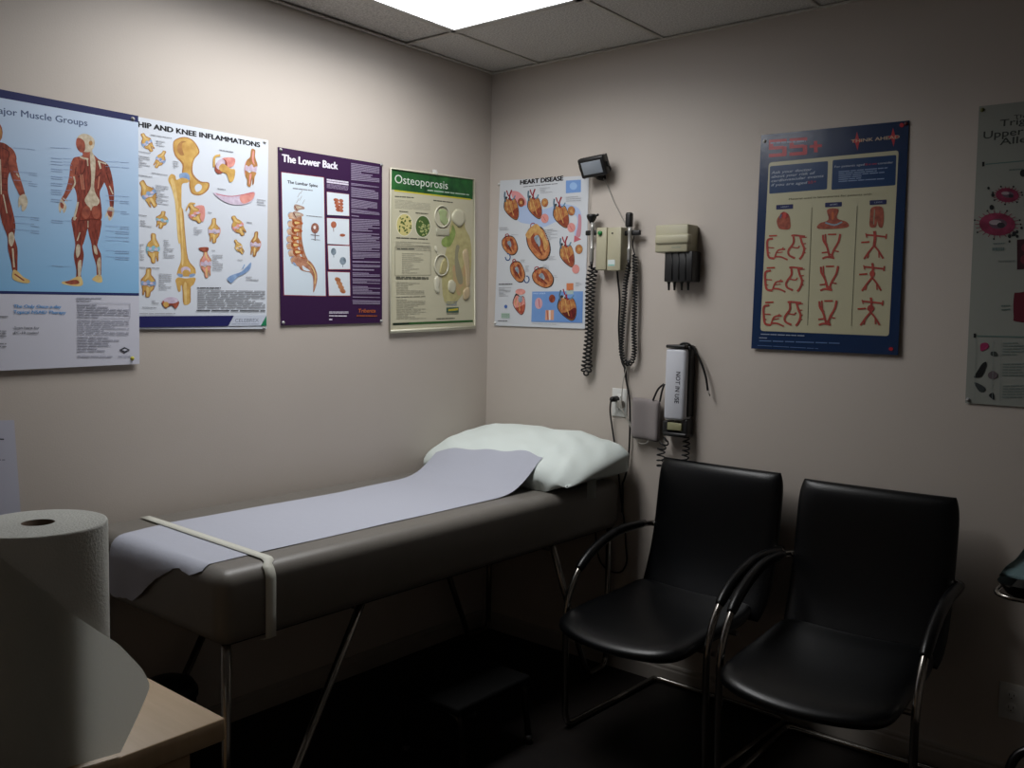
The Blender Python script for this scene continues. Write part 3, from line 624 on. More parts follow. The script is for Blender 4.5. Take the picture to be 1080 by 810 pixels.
S.poly('b8626b', c9((820, 650), (890, 690), (815, 722))); S.blob('b8848f', c9((860, 440), (890, 470), (885, 640), (860, 670), (835, 650), (855, 560)))
HB = inkn('bb8a50', '945038', 55); HBR = inkn('9c5238', '6c2f24', 50); HY = inkn('cba768', 'ac7a48', 50)
def heart(cx, cy, w_, h_, tilt=0, vessels=True, body=HB, tip=HBR):
    ca, sa = math.cos(tilt), math.sin(tilt)
    T = lambda p: [(cx+x*w_*ca-y*h_*sa, cy+x*w_*sa+y*h_*ca) for x, y in p]
    S.blob(ink('33302f'), T([(-.46, -.1), (-.3, -.3), (0, -.2), (.3, -.2), (.46, .05), (.46, .35), (.3, .52), (.05, .48), (-.3, .3), (-.5, .1)]))
    S.blob(body, T([(-.42, -.05), (-.26, -.22), (0, -.16), (.28, -.18), (.44, .05), (.43, .34), (.28, .49), (.05, .45), (-.26, .28), (-.44, .12)]))
    S.blob(tip, T([(.1, .2), (.42, .1), (.42, .34), (.28, .48), (0, .42), (-.25, .27), (-.1, .25)]))
    S.line(HY, T([(-.1, -.14), (-.02, .1), (.1, .36)]), .9, 3); S.line(HY, T([(-.28, -.1), (-.26, .16)]), 1.1, 2); S.line('8a2f22', T([(.1, -.14), (.16, .1), (.22, .4)]), .5, 3)
    if vessels:
        S.line('4d6577', T([(-.32, -.46), (-.38, -.3), (-.34, -.12)]), 1.6, 3); S.line('8c1f2b', T([(.02, -.14), (-.04, -.3), (.14, -.5)]), 1.5, 3); S.line('8c1f2b', T([(-.02, -.2), (-.14, -.36), (-.2, -.5)]), 1.2, 3)
        S.line('5c7f94', T([(.1, -.16), (.24, -.22), (.34, -.3)]), 1.3, 3); S.line('b9bfc2', T([(-.2, -.2), (-.12, -.3)]), 1.2)
for (x, y, w_, h_, tl) in ((183, 345, 150, 300, -.1), (418, 335, 145, 300, -.1), (683, 420, 160, 310, -.1), (745, 815, 150, 310, -.1)):
    a = c9((x, y))[0]; heart(a[0], a[1], w_/9.53, h_/9.53, tl)
def section(x, y, w_, h_, tilt=0, c=c10):
    a = c((x, y))[0]; cx, cy = a; ca, sa = math.cos(tilt), math.sin(tilt); w_, h_ = w_/9, h_/9
    T = lambda p: [(cx+q*w_*ca-r*h_*sa, cy+q*w_*sa+r*h_*ca) for q, r in p]
    S.blob('3c332f', T([(-.4, -.35), (-.1, -.5), (.3, -.42), (.48, -.1), (.5, .25), (.25, .5), (-.1, .46), (-.4, .15), (-.48, -.1)]))
    S.blob(inkn('c48a5a', '9a5233', 50), T([(-.38, -.32), (-.1, -.44), (.28, -.38), (.44, -.1), (.45, .24), (.22, .45), (-.1, .42), (-.36, .14), (-.44, -.1)]))
    S.blob(HBR, T([(-.26, -.2), (-.1, -.3), (-.02, 0), (.06, .3), (-.1, .2), (-.26, 0)])); S.blob(HBR, T([(.08, -.3), (.24, -.26), (.3, .05), (.22, .3), (.12, .1)]))
    S.blob(inkn('9aa6b0', '6f7f8c', 60), T([(-.12, -.18), (.08, -.22), (.12, 0), (.02, .1), (-.06, 0)])); S.line('5a1f1e', T([(-.05, 0), (.08, .34)]), .9)
    S.line('8c1f2b', T([(-.2, -.36), (-.14, -.56), (.02, -.56), (.04, -.4)]), .9, 3)
section(160, -10, 150, 190, -.15); section(430, -30, 215, 340, -.2); section(235, 240, 135, 210, -.2); section(475, 300, 190, 210, -.45)
S.blob(HY, c9((330, 640), (420, 540), (470, 560), (530, 680), (555, 760), (520, 800), (500, 700), (430, 620), (370, 680)))
a = c10((257, 520))[0]; heart(a[0], a[1], 14, 27, .1, False, PINK, inkn('b5604a', '8f3f33', 50)); S.ell(inkn('9aa6b0', '6f7f8c', 60), *c10((265, 500))[0], 2.3, 3.6); S.ell(PINK, *c10((265, 430))[0], 5.4, 3.2)
for (x, y, r, c_) in ((285, 320, 33, HBR), (523, 322, 32, HB), (790, 405, 35, HB), (868, 790, 35, HB)): S.ell('4a3a33', *c9((x, y))[0], r/9.5+.3, r*1.3/9.5+.3); S.ell(c_, *c9((x, y))[0], r/9.5, r*1.3/9.5); S.ell(HY, *c9((x, y))[0], r/24, r/18)
for (x, y) in ((523, 480), (790, 572)): S.ell('cc8a84', *c9((x, y))[0], 4.2, 5); S.line('a55', [c9((x-18, y-20))[0], c9((x+10, y+25))[0]], .5) if False else S.line('a85a55', [c9((x-18, y-20))[0], c9((x+10, y+25))[0]], .5)
S.ell('cc8a84', *c10((790, 215))[0], 4, 4.8)
for (x, y) in ((145, 100), (325, 312)):
    a = c10((x, y))[0]; S.line('35507f', [(a[0]+2.6*math.cos(t), a[1]+3.6*math.sin(t)) for t in [k*PI/5 for k in range(-3, 6)]], 1.1)
gb = mat('blue_panel_print', '4b78b8', .5, noise=('7fa2d0', 8, .9))
S.poly(gb, c10((378, 428), (860, 425), (855, 725), (370, 715))); S.text('b9cbe2', 'Heart attack', c10((390, 452))[0], c10((505, 450))[0], 1.6, .01)
a = c10((710, 560))[0]; heart(a[0], a[1]-1, 21, 33, 0, True, HB, inkn('6c2622', '451516', 40))
S.poly('c2764e', c10((703, 350), (768, 348), (768, 412), (703, 415))); S.poly('9fb3b0', c10((703, 418), (768, 416), (768, 452), (703, 455)))
S.ell('c79aa0', *c10((440, 540))[0], 4, 6); S.line('a8555f', c10((440, 500), (450, 580)), .8); S.ell(HBR, *c10((567, 495))[0], 3.4, 4.4); S.poly('c9967c', c10((505, 605), (585, 602), (582, 698), (502, 698))); S.line('a85a45', c10((520, 605), (530, 698)), 1.2); S.line('d8d0cc', c10((545, 605), (545, 698)), 1.6)
for q in (((470, 170), (600, 160), (600, 220), (480, 230)), ((735, 260), (890, 245), (885, 310), (735, 315)), ((65, 565), (260, 560), (260, 600), (70, 600)), ((190, 635), (260, 640), (260, 650), (190, 650)), ((510, 590), (650, 575), (650, 700), (545, 700))): S.rows(GT, *c9(*q), max(1, int((q[3][1]-q[0][1])/14)), .35, .5)
for q in (((530, 90), (605, 88), (605, 130), (530, 130)), ((265, 120), (330, 120), (330, 150), (265, 150)), ((310, 180), (350, 180), (350, 240), (310, 240)), ((480, 170), (535, 170), (535, 220), (480, 220)), ((585, 270), (635, 270), (635, 300), (585, 300)), ((60, 385), (195, 382), (150, 475), (60, 475)), ((790, 335), (845, 335), (845, 380), (790, 380)), ((380, 725), (640, 735), (640, 745), (380, 735))): S.rows(GT, *c10(*q), max(1, int((q[3][1]-q[0][1])/12)), .35, .5)
S.rows('6b6b70', *c10((60, 352), (190, 350), (190, 362), (60, 364)), 1, .8); S.rows('6b6b70', *c10((55, 700), (200, 703), (200, 712), (55, 710)), 1, .8); S.poly('9fb5a8', c10((85, 632), (165, 632), (165, 680), (85, 680))); S.ell('4c6aa8', *c10((128, 570))[0], 1.7, 1.9)
S.rows('6f8578', *c10((90, 640), (160, 640), (160, 672), (90, 672)), 3, .5)
o = S.done('white heart disease poster with many small hearts, on the back wall next to the corner', [(526.5, 194.5, M_white), (523, 340.5, M_white), (617, 187.5, M_white)])

# ---- 55+ poster
GL = dict(rough=.22)
navy = mat('glossy_navy_print', '0f294d', .24, spec=.6, bump=(5, .25)); olive = mat('glossy_cream_print', 'b3af92', .3, spec=.5); navy2 = mat('glossy_blue_print', '15365f', .24, spec=.6)
S = Sheet('back', [(802.8, 142.5), (959, 127), (948, 374.5), (793.5, 367.5)], .003, .010)
S.board(navy)
c11 = U(790, 120, 6.171); c12 = U(790, 240, 5.783)
def rrect(m_, tl, tr, br, bl, r, c=c11):
    P = [Vector((*c(p)[0], 0)) for p in (tl, tr, br, bl)]; out = []
    for i in range(4):
        a, b, d = P[i-1], P[i], P[(i+1) % 4]; u = (a-b).normalized()*r; v = (d-b).normalized()*r
        for k in range(5):
            t_ = k/4; q = (b+u)*(1-t_)**2+b*2*t_*(1-t_)+(b+v)*t_*t_; out.append((q.x, q.y))
    S.poly(m_, out)
rrect(olive, (130, 318), (975, 238), (916, 1447), (80, 1413), 3.5)
rrect(navy2, (137, 342), (516, 308), (510, 492), (133, 522), 1.6); rrect(navy2, (546, 302), (960, 268), (955, 466), (538, 496), 1.6)
redp = mat('glossy_red_print', 'a8242f', .3, spec=.5)
def block5(x0, sl):
    for q in (((0, 0), (115, 0), (115, 22), (0, 22)), ((0, 0), (28, 0), (28, 62), (0, 62)), ((0, 45), (95, 45), (95, 66), (0, 66)), ((87, 50), (115, 50), (115, 108), (87, 108)), ((0, 92), (110, 92), (110, 114), (0, 114))):
        S.poly(redp, c11(*[(x0+a, 170-(x0+a-130)*.07+b) for a, b in q]))
block5(130, 0); block5(264, 0)
S.poly(redp, c11((395, 205), (475, 198), (475, 216), (395, 223))); S.poly(redp, c11((422, 178), (444, 176), (448, 250), (424, 252)))
for (x, y) in ((703, 178), (938, 152)): S.poly(redp, c11((x, y-62), (x+16, y), (x+4, y+62), (x-14, y))); S.poly(redp, c11((x-35, y), (x, y-20), (x+38, y-4), (x, y+20)))
S.rows('a9b4c6', *c11((140, 183), (370, 170), (370, 186), (140, 199)), 1, .6)
S.text('b9a88c', 'THINK AHEAD', c11((665, 190))[0], c11((980, 160))[0], 3.6, .02)
for k, tx in enumerate(('Ask your doctor', 'about your risk of', 'cardiovascular events', 'if you are aged')):
    S.text('a9b2bd', tx, c11((147, 392+k*27))[0], c11(((410, 432, 487, 380)[k], (370, 392, 412, 456)[k]))[0], 2.8, .02, .15)
S.text('a8303a', '55+', c11((385, 456))[0], c11((440, 450))[0], 2.8, .02)
S.text('a9b2bd', 'For patients aged', c11((558, 352))[0], c11((752, 337))[0], 2.2, .02); S.text('a8303a', '55 or over', c11((757, 337))[0], c11((835, 330))[0], 2.2, .02); S.text('a9b2bd', 'consider', c11((840, 330))[0], c11((940, 322))[0], 2.2, .02)
S.rows('7f93b0', *c11((585, 372), (905, 345), (880, 430), (585, 448)), 6, .45, .3)
S.text('55543f', 'Material used in laboratories for patients with', c11((262, 562))[0], c11((800, 528))[0], 2, .015)
for x, y, t_ in ((235, 607, 'HEART'), (553, 592, 'ARTERIES'), (843, 577, 'LEGS')): rrect('1c2350', (x-55, y-12), (x+55, y-18), (x+53, y+12), (x-55, y+18), .9); S.text('9aa2b0', t_, c11((x-24, y+6))[0], c11((x+26, y+2))[0], 1.6, .01)
for x0, y0, x1, y1 in ((412, 610, 363, 597), (707, 600, 630, 600)): S.line('4a4a3c', [c11((x0, y0))[0], c12((x1, y1))[0]], .5)
S.blob(RED2, c11((185, 690), (215, 655), (260, 660), (272, 700), (268, 750), (210, 752), (190, 730))); S.blob('8c2b28', c11((205, 660), (230, 638), (262, 660), (240, 685))); S.line('3f5d7a', c11((205, 680), (215, 655)), 1.4); S.blob('b3443c', c11((225, 650), (245, 645), (240, 680), (225, 680)))
S.blob(RED2, c11((512, 625), (585, 622), (575, 680), (640, 705), (638, 742), (458, 750), (462, 715), (520, 690))); S.line('7d97a4', c11((500, 710), (560, 725), (610, 705)), 1.6, 3); S.line('b5603a', c11((548, 640), (548, 690)), 2.2)
S.blob(RED2, c11((800, 612), (868, 608), (880, 680), (870, 740), (848, 735), (838, 700), (828, 738), (790, 735), (790, 670))); S.line('7d8f7a', c11((820, 625), (815, 720)), .9)
AR = inkn('a8463c', '8f3a33', 40)
for k, (dy, dx) in enumerate(((0, 0), (195, -12), (405, -20))):
    def A(*p): return c12(*[(x+dx+(-dx*.0), y+dy) for x, y in p])
    S.line('a03a2c', A((125, 52), (175, 50)), 1.6)
    S.line(AR, A((150, 68), (118, 78), (116, 125), (125, 180), (160, 190)), 2.3, 4); S.line(AR, A((118, 122), (158, 125)), 1.2); S.line(AR, A((118, 150), (135, 158)), 1)
    S.line(AR, A((160, 188), (180, 140), (225, 133)), 1.6, 3); S.line(AR, A((165, 178), (200, 180), (240, 198)), 1.8, 3); S.line(AR, A((175, 155), (210, 150)), 1); S.line(AR, A((195, 138), (215, 122)), 1)
    S.line(AR, A((262, 52), (280, 48), (345, 55)), 2, 3); S.line(AR, A((275, 55), (275, 95), (245, 140), (250, 170), (285, 188)), 2.2, 4); S.line(AR, A((315, 50), (325, 90), (340, 130), (330, 170), (312, 195)), 2.2, 4)
    S.line(AR, A((255, 118), (300, 125), (312, 112)), 1.4, 3); S.line(AR, A((322, 62), (356, 60)), 1); S.line(AR, A((330, 100), (352, 98)), 1); S.line(AR, A((338, 130), (354, 128)), 1); S.line(AR, A((334, 150), (350, 156)), 1)
    S.line(AR, A((455, 45), (458, 80), (480, 120), (497, 185)), 2.2, 4); S.line(AR, A((470, 40), (472, 90), (482, 110)), 1.5, 3); S.line(AR, A((560, 40), (548, 90), (520, 140), (505, 185)), 2.2, 4); S.line(AR, A((452, 190), (480, 180), (525, 188)), 2, 3); S.line('a03a2c', A((485, 43), (536, 42)), 1.6)
    S.line(AR, A((448, 155), (490, 150)), 1.6); S.line(AR, A((515, 140), (552, 148)), 1.4); S.line(AR, A((480, 150), (520, 178)), 1.2)
    S.line(AR, A((768, 22), (772, 60), (766, 115)), 3 if k == 0 else 2.4, 3); S.line(AR, A((720, 45), (770, 50), (842, 58)), 1.9, 3); S.line(AR, A((715, 35), (722, 62)), 1.2); S.line(AR, A((842, 40), (838, 72)), 1.4)
    S.line(AR, A((766, 112), (735, 150), (705, 192)), 2, 3); S.line(AR, A((768, 112), (795, 145), (822, 190)), 2, 3); S.line(AR, A((733, 150), (728, 188)), 1.3); S.line(AR, A((795, 145), (797, 185)), 1.3); S.line('a03a2c', A((688, 92), (738, 88)), 1.7)
    if k: S.ell(AR, *A((768, 88))[0], 1.9+.9*k, 3.6)
S.rows('8793a8', *c12((80, 646), (345, 656), (345, 664), (80, 654)), 1, .7); S.rows('8793a8', *c12((70, 668), (118, 670), (118, 678), (70, 676)), 1, .7); S.rows('4a6590', *c12((70, 684), (560, 700), (560, 712), (70, 696)), 1, .6); S.rows('4a6590', *c12((60, 715), (430, 735), (430, 742), (60, 722)), 1, .6)
S.ell(redp, *c11((995, 75))[0], 2.4, 2.4); S.ell(redp, *c12((872, 740))[0], 2.4, 1.9)
o = S.done('navy blue 55+ poster with red artery drawings on a cream panel, above the black chairs', [(806.5, 149, M_white), (956, 130.5, mat('red_pin', '5a1a1e', .4))])

# ---- allergy poster cut by the picture's right edge
S = Sheet('back', None, .002, .004, world=[(2.021, 2.146), (2.53, 2.140), (2.545, 1.215), (2.032, 1.215)])
S.board(ink('8b8e87'))
c13 = U(1010, 100, 4.771); c14 = U(1010, 260, 4.771)
S.text('3a3d3b', 'The', c13((283, 120))[0], c13((360, 113))[0], 4, .01); S.text('3a3d3b', 'Triggers of', c13((213, 160))[0], c13((575, 120))[0], 7.4, .015)
S.text('3a3d3b', 'Upper Respiratory', c13((130, 222))[0], c13((760, 150))[0], 8, .015); S.text('3a3d3b', 'Allergies', c13((213, 253))[0], c13((520, 220))[0], 7.4, .015)
S.line('5d7570', c13((140, 350), (340, 332), (700, 300)), 1.2); S.poly('1d2021', c13((124, 338), (136, 337), (136, 360), (124, 361)))
MAG = inkn('8f3553', '6a2138', 35)
def virus(x, y, rx, ry, c):
    a = c((x, y))[0]
    for k in range(22):
        an = 2*PI*k/22; S.line(MAG, [(a[0]+rx*.8*math.cos(an), a[1]+ry*.8*math.sin(an)), (a[0]+rx*1.22*math.cos(an), a[1]+ry*1.22*math.sin(an))], .7)
        if k % 3 == 0: S.ell('222628', a[0]+rx*1.3*math.cos(an), a[1]+ry*1.3*math.sin(an), 1, 1)
    S.ell(MAG, *a, rx, ry, .05, 22); S.ell('5a4552', a[0]+1, a[1]-.5, rx*.5, ry*.45, 0); S.ell('9c8f93', a[0]-2, a[1]-2, rx*.35, ry*.22); S.ell('2e2a30', a[0]+4, a[1]+1, rx*.22, ry*.25)
virus(250, 505, 12.2, 7.6, c13); virus(200, 652, 19, 12, c13)
for x, y, r in ((330, 395, 3.4), (172, 567, 2.4), (178, 505, 1.8), (156, 470, 1.3), (285, 700, 2.2), (300, 690, 1.6), (262, 712, 1.8), (300, 712, 1.5), (262, 738, 1.2), (322, 670, 1.4)): S.ell('1f2324', *c13((x, y))[0], r, r*1.2, 0, 10)
S.poly('3a1a22', c13((300, 730), (460, 715), (460, 870), (300, 880))); S.ell('5e2430', *c13((350, 770))[0], 6, 5); S.ell('5e2430', *c13((340, 830))[0], 5, 5)
S.blob('5c1a28', c14((285, 245), (310, 232), (460, 228), (462, 375), (300, 378), (283, 350)))
for q in (((260, 373), (330, 368), (330, 380), (260, 385)), ((180, 745), (240, 742), (240, 752), (180, 755)), ((175, 765), (235, 762), (235, 790), (175, 790))): S.rows('62706c', *c13(*q), 1, .6)
for q in (((205, 70), (290, 68), (290, 78), (205, 80)), ((220, 290), (265, 288), (265, 325), (220, 328))): S.rows('62706c', *c14(*q), 2, .4)
S.line('5d7570', c14((100, 450), (300, 455), (500, 456)), 1.3); S.poly('1d2021', c14((82, 438), (94, 437), (94, 458), (82, 460)))
S.blob('8d2c54', c14((118, 490), (150, 485), (158, 505), (140, 520), (118, 525))); S.blob('3a3f3d', c14((170, 530), (195, 530), (203, 552), (170, 548))); S.blob('1a1c1d', c14((85, 655), (105, 620), (125, 590), (145, 580), (145, 605), (125, 650), (95, 660))); S.blob('5d5357', c14((155, 640), (180, 625), (205, 645), (190, 665), (160, 662)))
S.blob('343a3b', c14((85, 685), (110, 690), (140, 710), (135, 730), (110, 728))); S.blob('1f2324', c14((160, 745), (180, 735), (186, 755), (185, 772), (165, 758)))
for y in (480, 585, 695): S.rows('6d7a76', *c14((230, y), (420, y-4), (420, y+70), (225, y+70)), 5, .4, .6)
for x in (95, 183, 222): S.line('7d8783', c14((x, 468), (x-8, 775)), .4)
o = S.done('pale allergy triggers poster with crimson pollen grains, cut by the right edge of the photo', [(1036, 116, mat('olive_pin', '6d7040', .4)), (1021.5, 421.5, M_pin)])

# ---- plain sheet at the far left
S = Sheet('left', None, .002, .004, world=[(-2.30, 1.150), (-2.064, 1.137), (-2.052, .845), (-2.30, .85)])
S.board(ink('b3b4c2'))
S.rows('3f404c', (-60, 461), (4, 462.5), (4, 464), (-60, 462), 1, .9, 1); S.rows('6a6b78', (-60, 484), (5, 484.5), (5, 485.5), (-60, 485), 1, .9, 1)
S.rows('8a8b98', (-60, 492), (-2, 493), (-2, 530), (-60, 530), 6, .25)
o = link('notice_sheet', S.bm, S.mats); tag(o, 'plain white paper sheet taped low on the left wall below the muscle poster', 'paper')

# ------------------------------------------------------------------ exam table
t = thing('exam_table', 'dark grey padded exam table on bent chrome legs along the left wall', 'exam table', (.40, -.95, 0))
TX0, TX1, TY0, TY1, TZ0, TZ1 = .012, .765, -1.885, -.02, .600, .80
bm = box(B(), TX0, TX1, TY0, TY1, TZ0, TZ1, .042, seg=6)
link('padded_top', bm, M_pad, t)
bm = B(); box(bm, TX0+.06, TX1-.06, TY0+.06, TY1-.02, .584, .5995, .003, seg=1); link('base_board', bm, M_under, t)
def leg_path(x, ye, yi, d):
    # outer upright, flat foot, inner sloped limb
    P = [(x, ye, .60), (x, ye, .2), (x, ye, .05)]
    cor = catmull([(x, ye, .09), (x, ye, .045), (x, ye+d*.02, .017), (x, ye+d*.055, .0125)], 5)
    foot = [Vector((x, ye+d*.09, .0125))]
    e = Vector((x, ye+d*.15, .045)); c2 = catmull([(x, ye+d*.10, .0125), (x, ye+d*.13, .018), (x, ye+d*.148, .045)], 5)
    return [Vector(P[0]), Vector(P[1])]+cor+foot+c2+[Vector((x, yi, .60))]
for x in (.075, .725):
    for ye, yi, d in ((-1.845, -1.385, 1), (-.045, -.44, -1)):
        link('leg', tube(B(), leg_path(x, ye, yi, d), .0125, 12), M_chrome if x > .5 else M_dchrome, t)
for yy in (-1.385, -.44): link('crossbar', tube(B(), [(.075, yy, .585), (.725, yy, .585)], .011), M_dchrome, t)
# elastic strap across the foot end
bm = B(); R_ = .043; e = .0055
def top_prof(y):
    pts = [(TX0+.04, TZ1+e)]
    pts += [(TX0+.04+k*(TX1-TX0-.04-R_)/10, TZ1+e) for k in range(1, 11)]
    for k in range(1, 8):
        a = PI/2-k*PI/2/7; pts.append((TX1-R_+(R_+e)*math.cos(a), TZ1-R_+(R_+e)*math.sin(a)))
    pts += [(TX1+e, .72), (TX1+e, .66), (TX1+e, .60), (TX1-.02, .5925)]
    return pts
pr = top_prof(0); ra, rb = [], []
for k, (x, z) in enumerate(pr):
    y = -1.700-.045*(k/len(pr)) if x < TX1-.02 else -1.738+.0
    ra.append(bm.verts.new((x, y-.016, z))); rb.append(bm.verts.new((x, y+.016, z)))
for k in range(len(pr)-1): f = bm.faces.new((ra[k], rb[k], rb[k+1], ra[k+1])); f.smooth = True
bmesh.ops.recalc_face_normals(bm, faces=bm.faces[:])
ex = bmesh.ops.solidify(bm, geom=bm.faces[:], thickness=.0012)
strap = link('strap', bm, M_elastic, t); strap['label'] = 'white elastic strap holding the paper'

# pillow
def pf(p, u, v, s):
    return pf2(p, u, v, s)
def pf2(p, u, v, s):
    wr = .006*math.sin(7*p.x*4+3*v)*math.sin(9*v+2*u)+.004*math.sin(31*p.x+17*p.y)
    edge = max(abs(u), abs(v))
    x = p.x*(1-.06*(1-abs(v))*0+.0); y = p.y
    if s > 0: z = p.z*1.25+wr*(1-edge**6)
    else: z = p.z*.75
    # soft pinched corners
    k = (abs(u)*abs(v))**4
    z -= .012*k
    y *= 1-.03*(1-abs(u)**2)*abs(v)
    z += .007*math.sin(9*u*3+4*v)*max(0, u-.3)*(1-u*u)*4*max(0, -v+.2)+.004*math.sin(40*u+11*v)*max(0, u-.2)*(1-u**4)
    return Vector((x, y, z))
PIL = Matrix.Translation((.422, -.248, .885)) @ Matrix.Rotation(math.radians(-1), 4, 'Z') @ Matrix.Rotation(math.radians(12), 4, 'X')
bm = B(); cushion(bm, .83, .45, .150, 56, 36, 3.4, .55, .08, pf); bot = [v for v in bm.verts if v.co.z < -.012]; xform(bm, PIL)
for v in bot: v.co.z = TZ1+.0015+.055*max(0, (v.co.x-.70)/.14)
for v in bm.verts:
    if v.co.z < TZ1+.001 and v.co.x < TX1: v.co.z = TZ1+.001
    v.co.x = max(v.co.x, .006); v.co.y = min(v.co.y, -.006)
PILBM = bm.copy()
pil = link('pillow', bm, M_pillow); tag(pil, 'white pillow at the wall end of the grey exam table', 'pillow')
bm = B(); 
q = [at(619.5, 500, 0, .785), at(628.5, 499, 0, .785), at(629, 512, 0, .792), at(619.5, 513, 0, .792), at(628.5, 525, 0, .789), at(619, 526, 0, .789)]
V = [bm.verts.new(v) for v in q]; bm.faces.new((V[0], V[1], V[2], V[3])); bm.faces.new((V[3], V[2], V[4], V[5]))
bmesh.ops.solidify(bm, geom=bm.faces[:], thickness=.001)
tg = link('care_tag', bm, M_tagw, pil)

# exam paper sheet: follows the pad, rises over the pillow, droops over the foot end
from mathutils.bvhtree import BVHTree
bvh = BVHTree.FromBMesh(PILBM)
bm = B(); NX, NY = 26, 110; G = []
yA, yB = -1.90, -.405
for j in range(NY+1):
    row = []
    v = j/NY
    for i in range(NX+1):
        u = i/NX
        xl = .168-.06*max(0, v-.6)/.4; xr = .662-.012*v; xl += .035*max(0, 1-v/.12)
        x = xl+(xr-xl)*u
        yend = -.440+.03*u
        y = -1.845+(yend+1.845)*v
        z = TZ1+.0022+.0006*math.sin(9*x+14*y)
        h = bvh.ray_cast(Vector((x, y, 1.3)), Vector((0, 0, -1)))
        if h[0] is not None and h[0].z > z-.001: z = max(z, h[0].z+.004)
        row.append(Vector((x, y, z)))
    G.append(row)
# smooth the step up to the pillow
for _ in range(30):
    for j in range(1, NY):
        for i in range(NX+1):
            a = (G[j-1][i].z+G[j+1][i].z)/2
            if a > G[j][i].z: G[j][i].z = a
drop = []
def dl(u):  # how far the torn end hangs down
    P = [(0, .13), (.05, .165), (.3, .158), (.55, .08), (.72, .03), (.8, .022), (.93, .032), (1, .012)]
    for (a, p), (b, q) in zip(P, P[1:]):
        if u <= b: return p+(q-p)*(u-a)/(b-a)
for k in range(10, 0, -1):
    row = []
    for i in range(NX+1):
        u = i/NX; R_ = .042; D = dl(u); L = (R_*math.acos(1-D/R_) if D < R_ else R_*PI/2+D-R_)*k/10
        ja = random.Random(i*7+k).uniform(-.002, .002) if k == 10 else 0
        x = G[0][i].x+.0*k+.006*math.sin(20*u)*(k/10)
        arc = R_*PI/2
        if L < arc: a = L/R_; y = G[0][i].y-(R_+.0025)*math.sin(a); z = TZ1-R_+(R_+.0025)*math.cos(a)
        else: y = G[0][i].y-(R_+.0025)-.004-.012*math.sin(9*u+1)**2*((L-arc)/.15); z = TZ1-R_-(L-arc)
        y = min(y, y); row.append(Vector((x, y, z+ja)))
    drop.append(row)
G = drop+G
V = [[bm.verts.new(p) for p in r] for r in G]
for j in range(len(V)-1):
    for i in range(NX): f = bm.faces.new((V[j][i], V[j][i+1], V[j+1][i+1], V[j+1][i])); f.smooth = True
pp = link('paper_sheet', bm, M_paper); tag(pp, 'long pale lilac paper cover with ragged end lying on the exam table', 'paper')

# ------------------------------------------------------------------ chairs
def make_chair(label):
    t = thing('armchair', label, 'chair', (0, 0, 0), 'black leather visitor chairs')
    # local frame: x across, y towards the wall, front at -y; origin on floor below seat centre
    def sf(p, u, v, s):
        y = p.y
        if v < 0: y -= .045*(1-u*u)*(-v)**2           # bowed front edge
        z = p.z+.45+.012*(v)**2*(1 if v > 0 else -1.6)+(-.012*(1-u*u))
        if v > .6: z += (v-.6)**2*.10
        return Vector((p.x*(1+.0*v), y, z-.005))
    bm = B(); cushion(bm, .50, .54, .055, 26, 26, 10, .5, .09, sf); xform(bm, Matrix.Translation((0, -.12, 0))); link('seat', bm, M_leather, t)
    def bf(p, u, v, s):
        # p.y is height along the back (v -1 bottom .. 1 top)
        hgt = .415+(v+1)/2*.51
        lean = .045*((v+1)/2)**1.3+.09*(1-(v+1)/2)**4*-1
        x = p.x*(.98+.02*(v+1)/2*0-.0)
        y = lean-p.z-.02*u*u*-1
        return Vector((x*(1-.03*(v > 2)), y+.045-.02*(1-u*u)*-1*.6, hgt))
    bm = B(); cushion(bm, .52, .50, .055, 28, 26, 10, .5, .06, bf); link('backrest', bm, M_leather, t)
    R1 = .0115
    for sx in (-1, 1):
        x = sx*.278
        up = [(x, -.205+.0, .0125)]
        P = [(x, .37-.0, .0125)]
        path = [Vector((x, .36, .0125)), Vector((x, .0, .0125)), Vector((x, -.12, .0125))]
        path += catmull([(x, -.17, .0125), (x, -.205, .020), (x, -.222, .055)], 5)
        path += [Vector((x, -.228, .2)), Vector((x, -.232, .40))]
        path += catmull([(x, -.232, .42), (x, -.215, .49), (x, -.165, .565), (x, -.10, .612), (x, 0, .650), (x, .10, .667), (x, .26, .664)], 6)[0:]
        path += catmull([(x, .265, .664), (x*.97, .295, .662), (x*.88, .305, .660)], 4)
        bm = B(); tube(bm, path, R1, 12); fr = link('side_frame', bm, M_chrome, t)
        pad = catmull([(x, -.166, .567), (x, -.130, .594), (x, -.08, .622), (x, 0, .652), (x, .10, .669), (x, .255, .667)], 6)
        bm = B(); tube(bm, pad, lambda q: .0175*(1-.25*abs(2*q-1)**8), 12)
        link('armrest', bm, M_leather, t)
    # floor crossbar at the rear, seat support bars
    bm = B()
    bar = catmull([(-.278, .345, .0125), (-.272, .365, .0125), (-.25, .375, .0125)], 4)+catmull([(.25, .375, .0125), (.272, .365, .0125), (.278, .345, .0125)], 4)
    tube(bm, bar, R1, 10); link('floor_bar', bm, M_chrome, t)
    bm = B(); tube(bm, [(-.278, -.18, .412), (.278, -.18, .412)], .009, 10); tube(bm, [(-.235, .05, .408), (.235, .05, .408)], .009, 10); link('seat_support', bm, M_dchrome, t)
    bm = B(); tube(bm, [(-.25, .135, .66), (-.2, .15, .66), (.2, .15, .66), (.25, .135, .66)], .006, 8)
    bm.free()
    return t
def place(root, x, y, deg):
    root.location = (x, y, 0); root.rotation_euler = (0, 0, math.radians(deg))
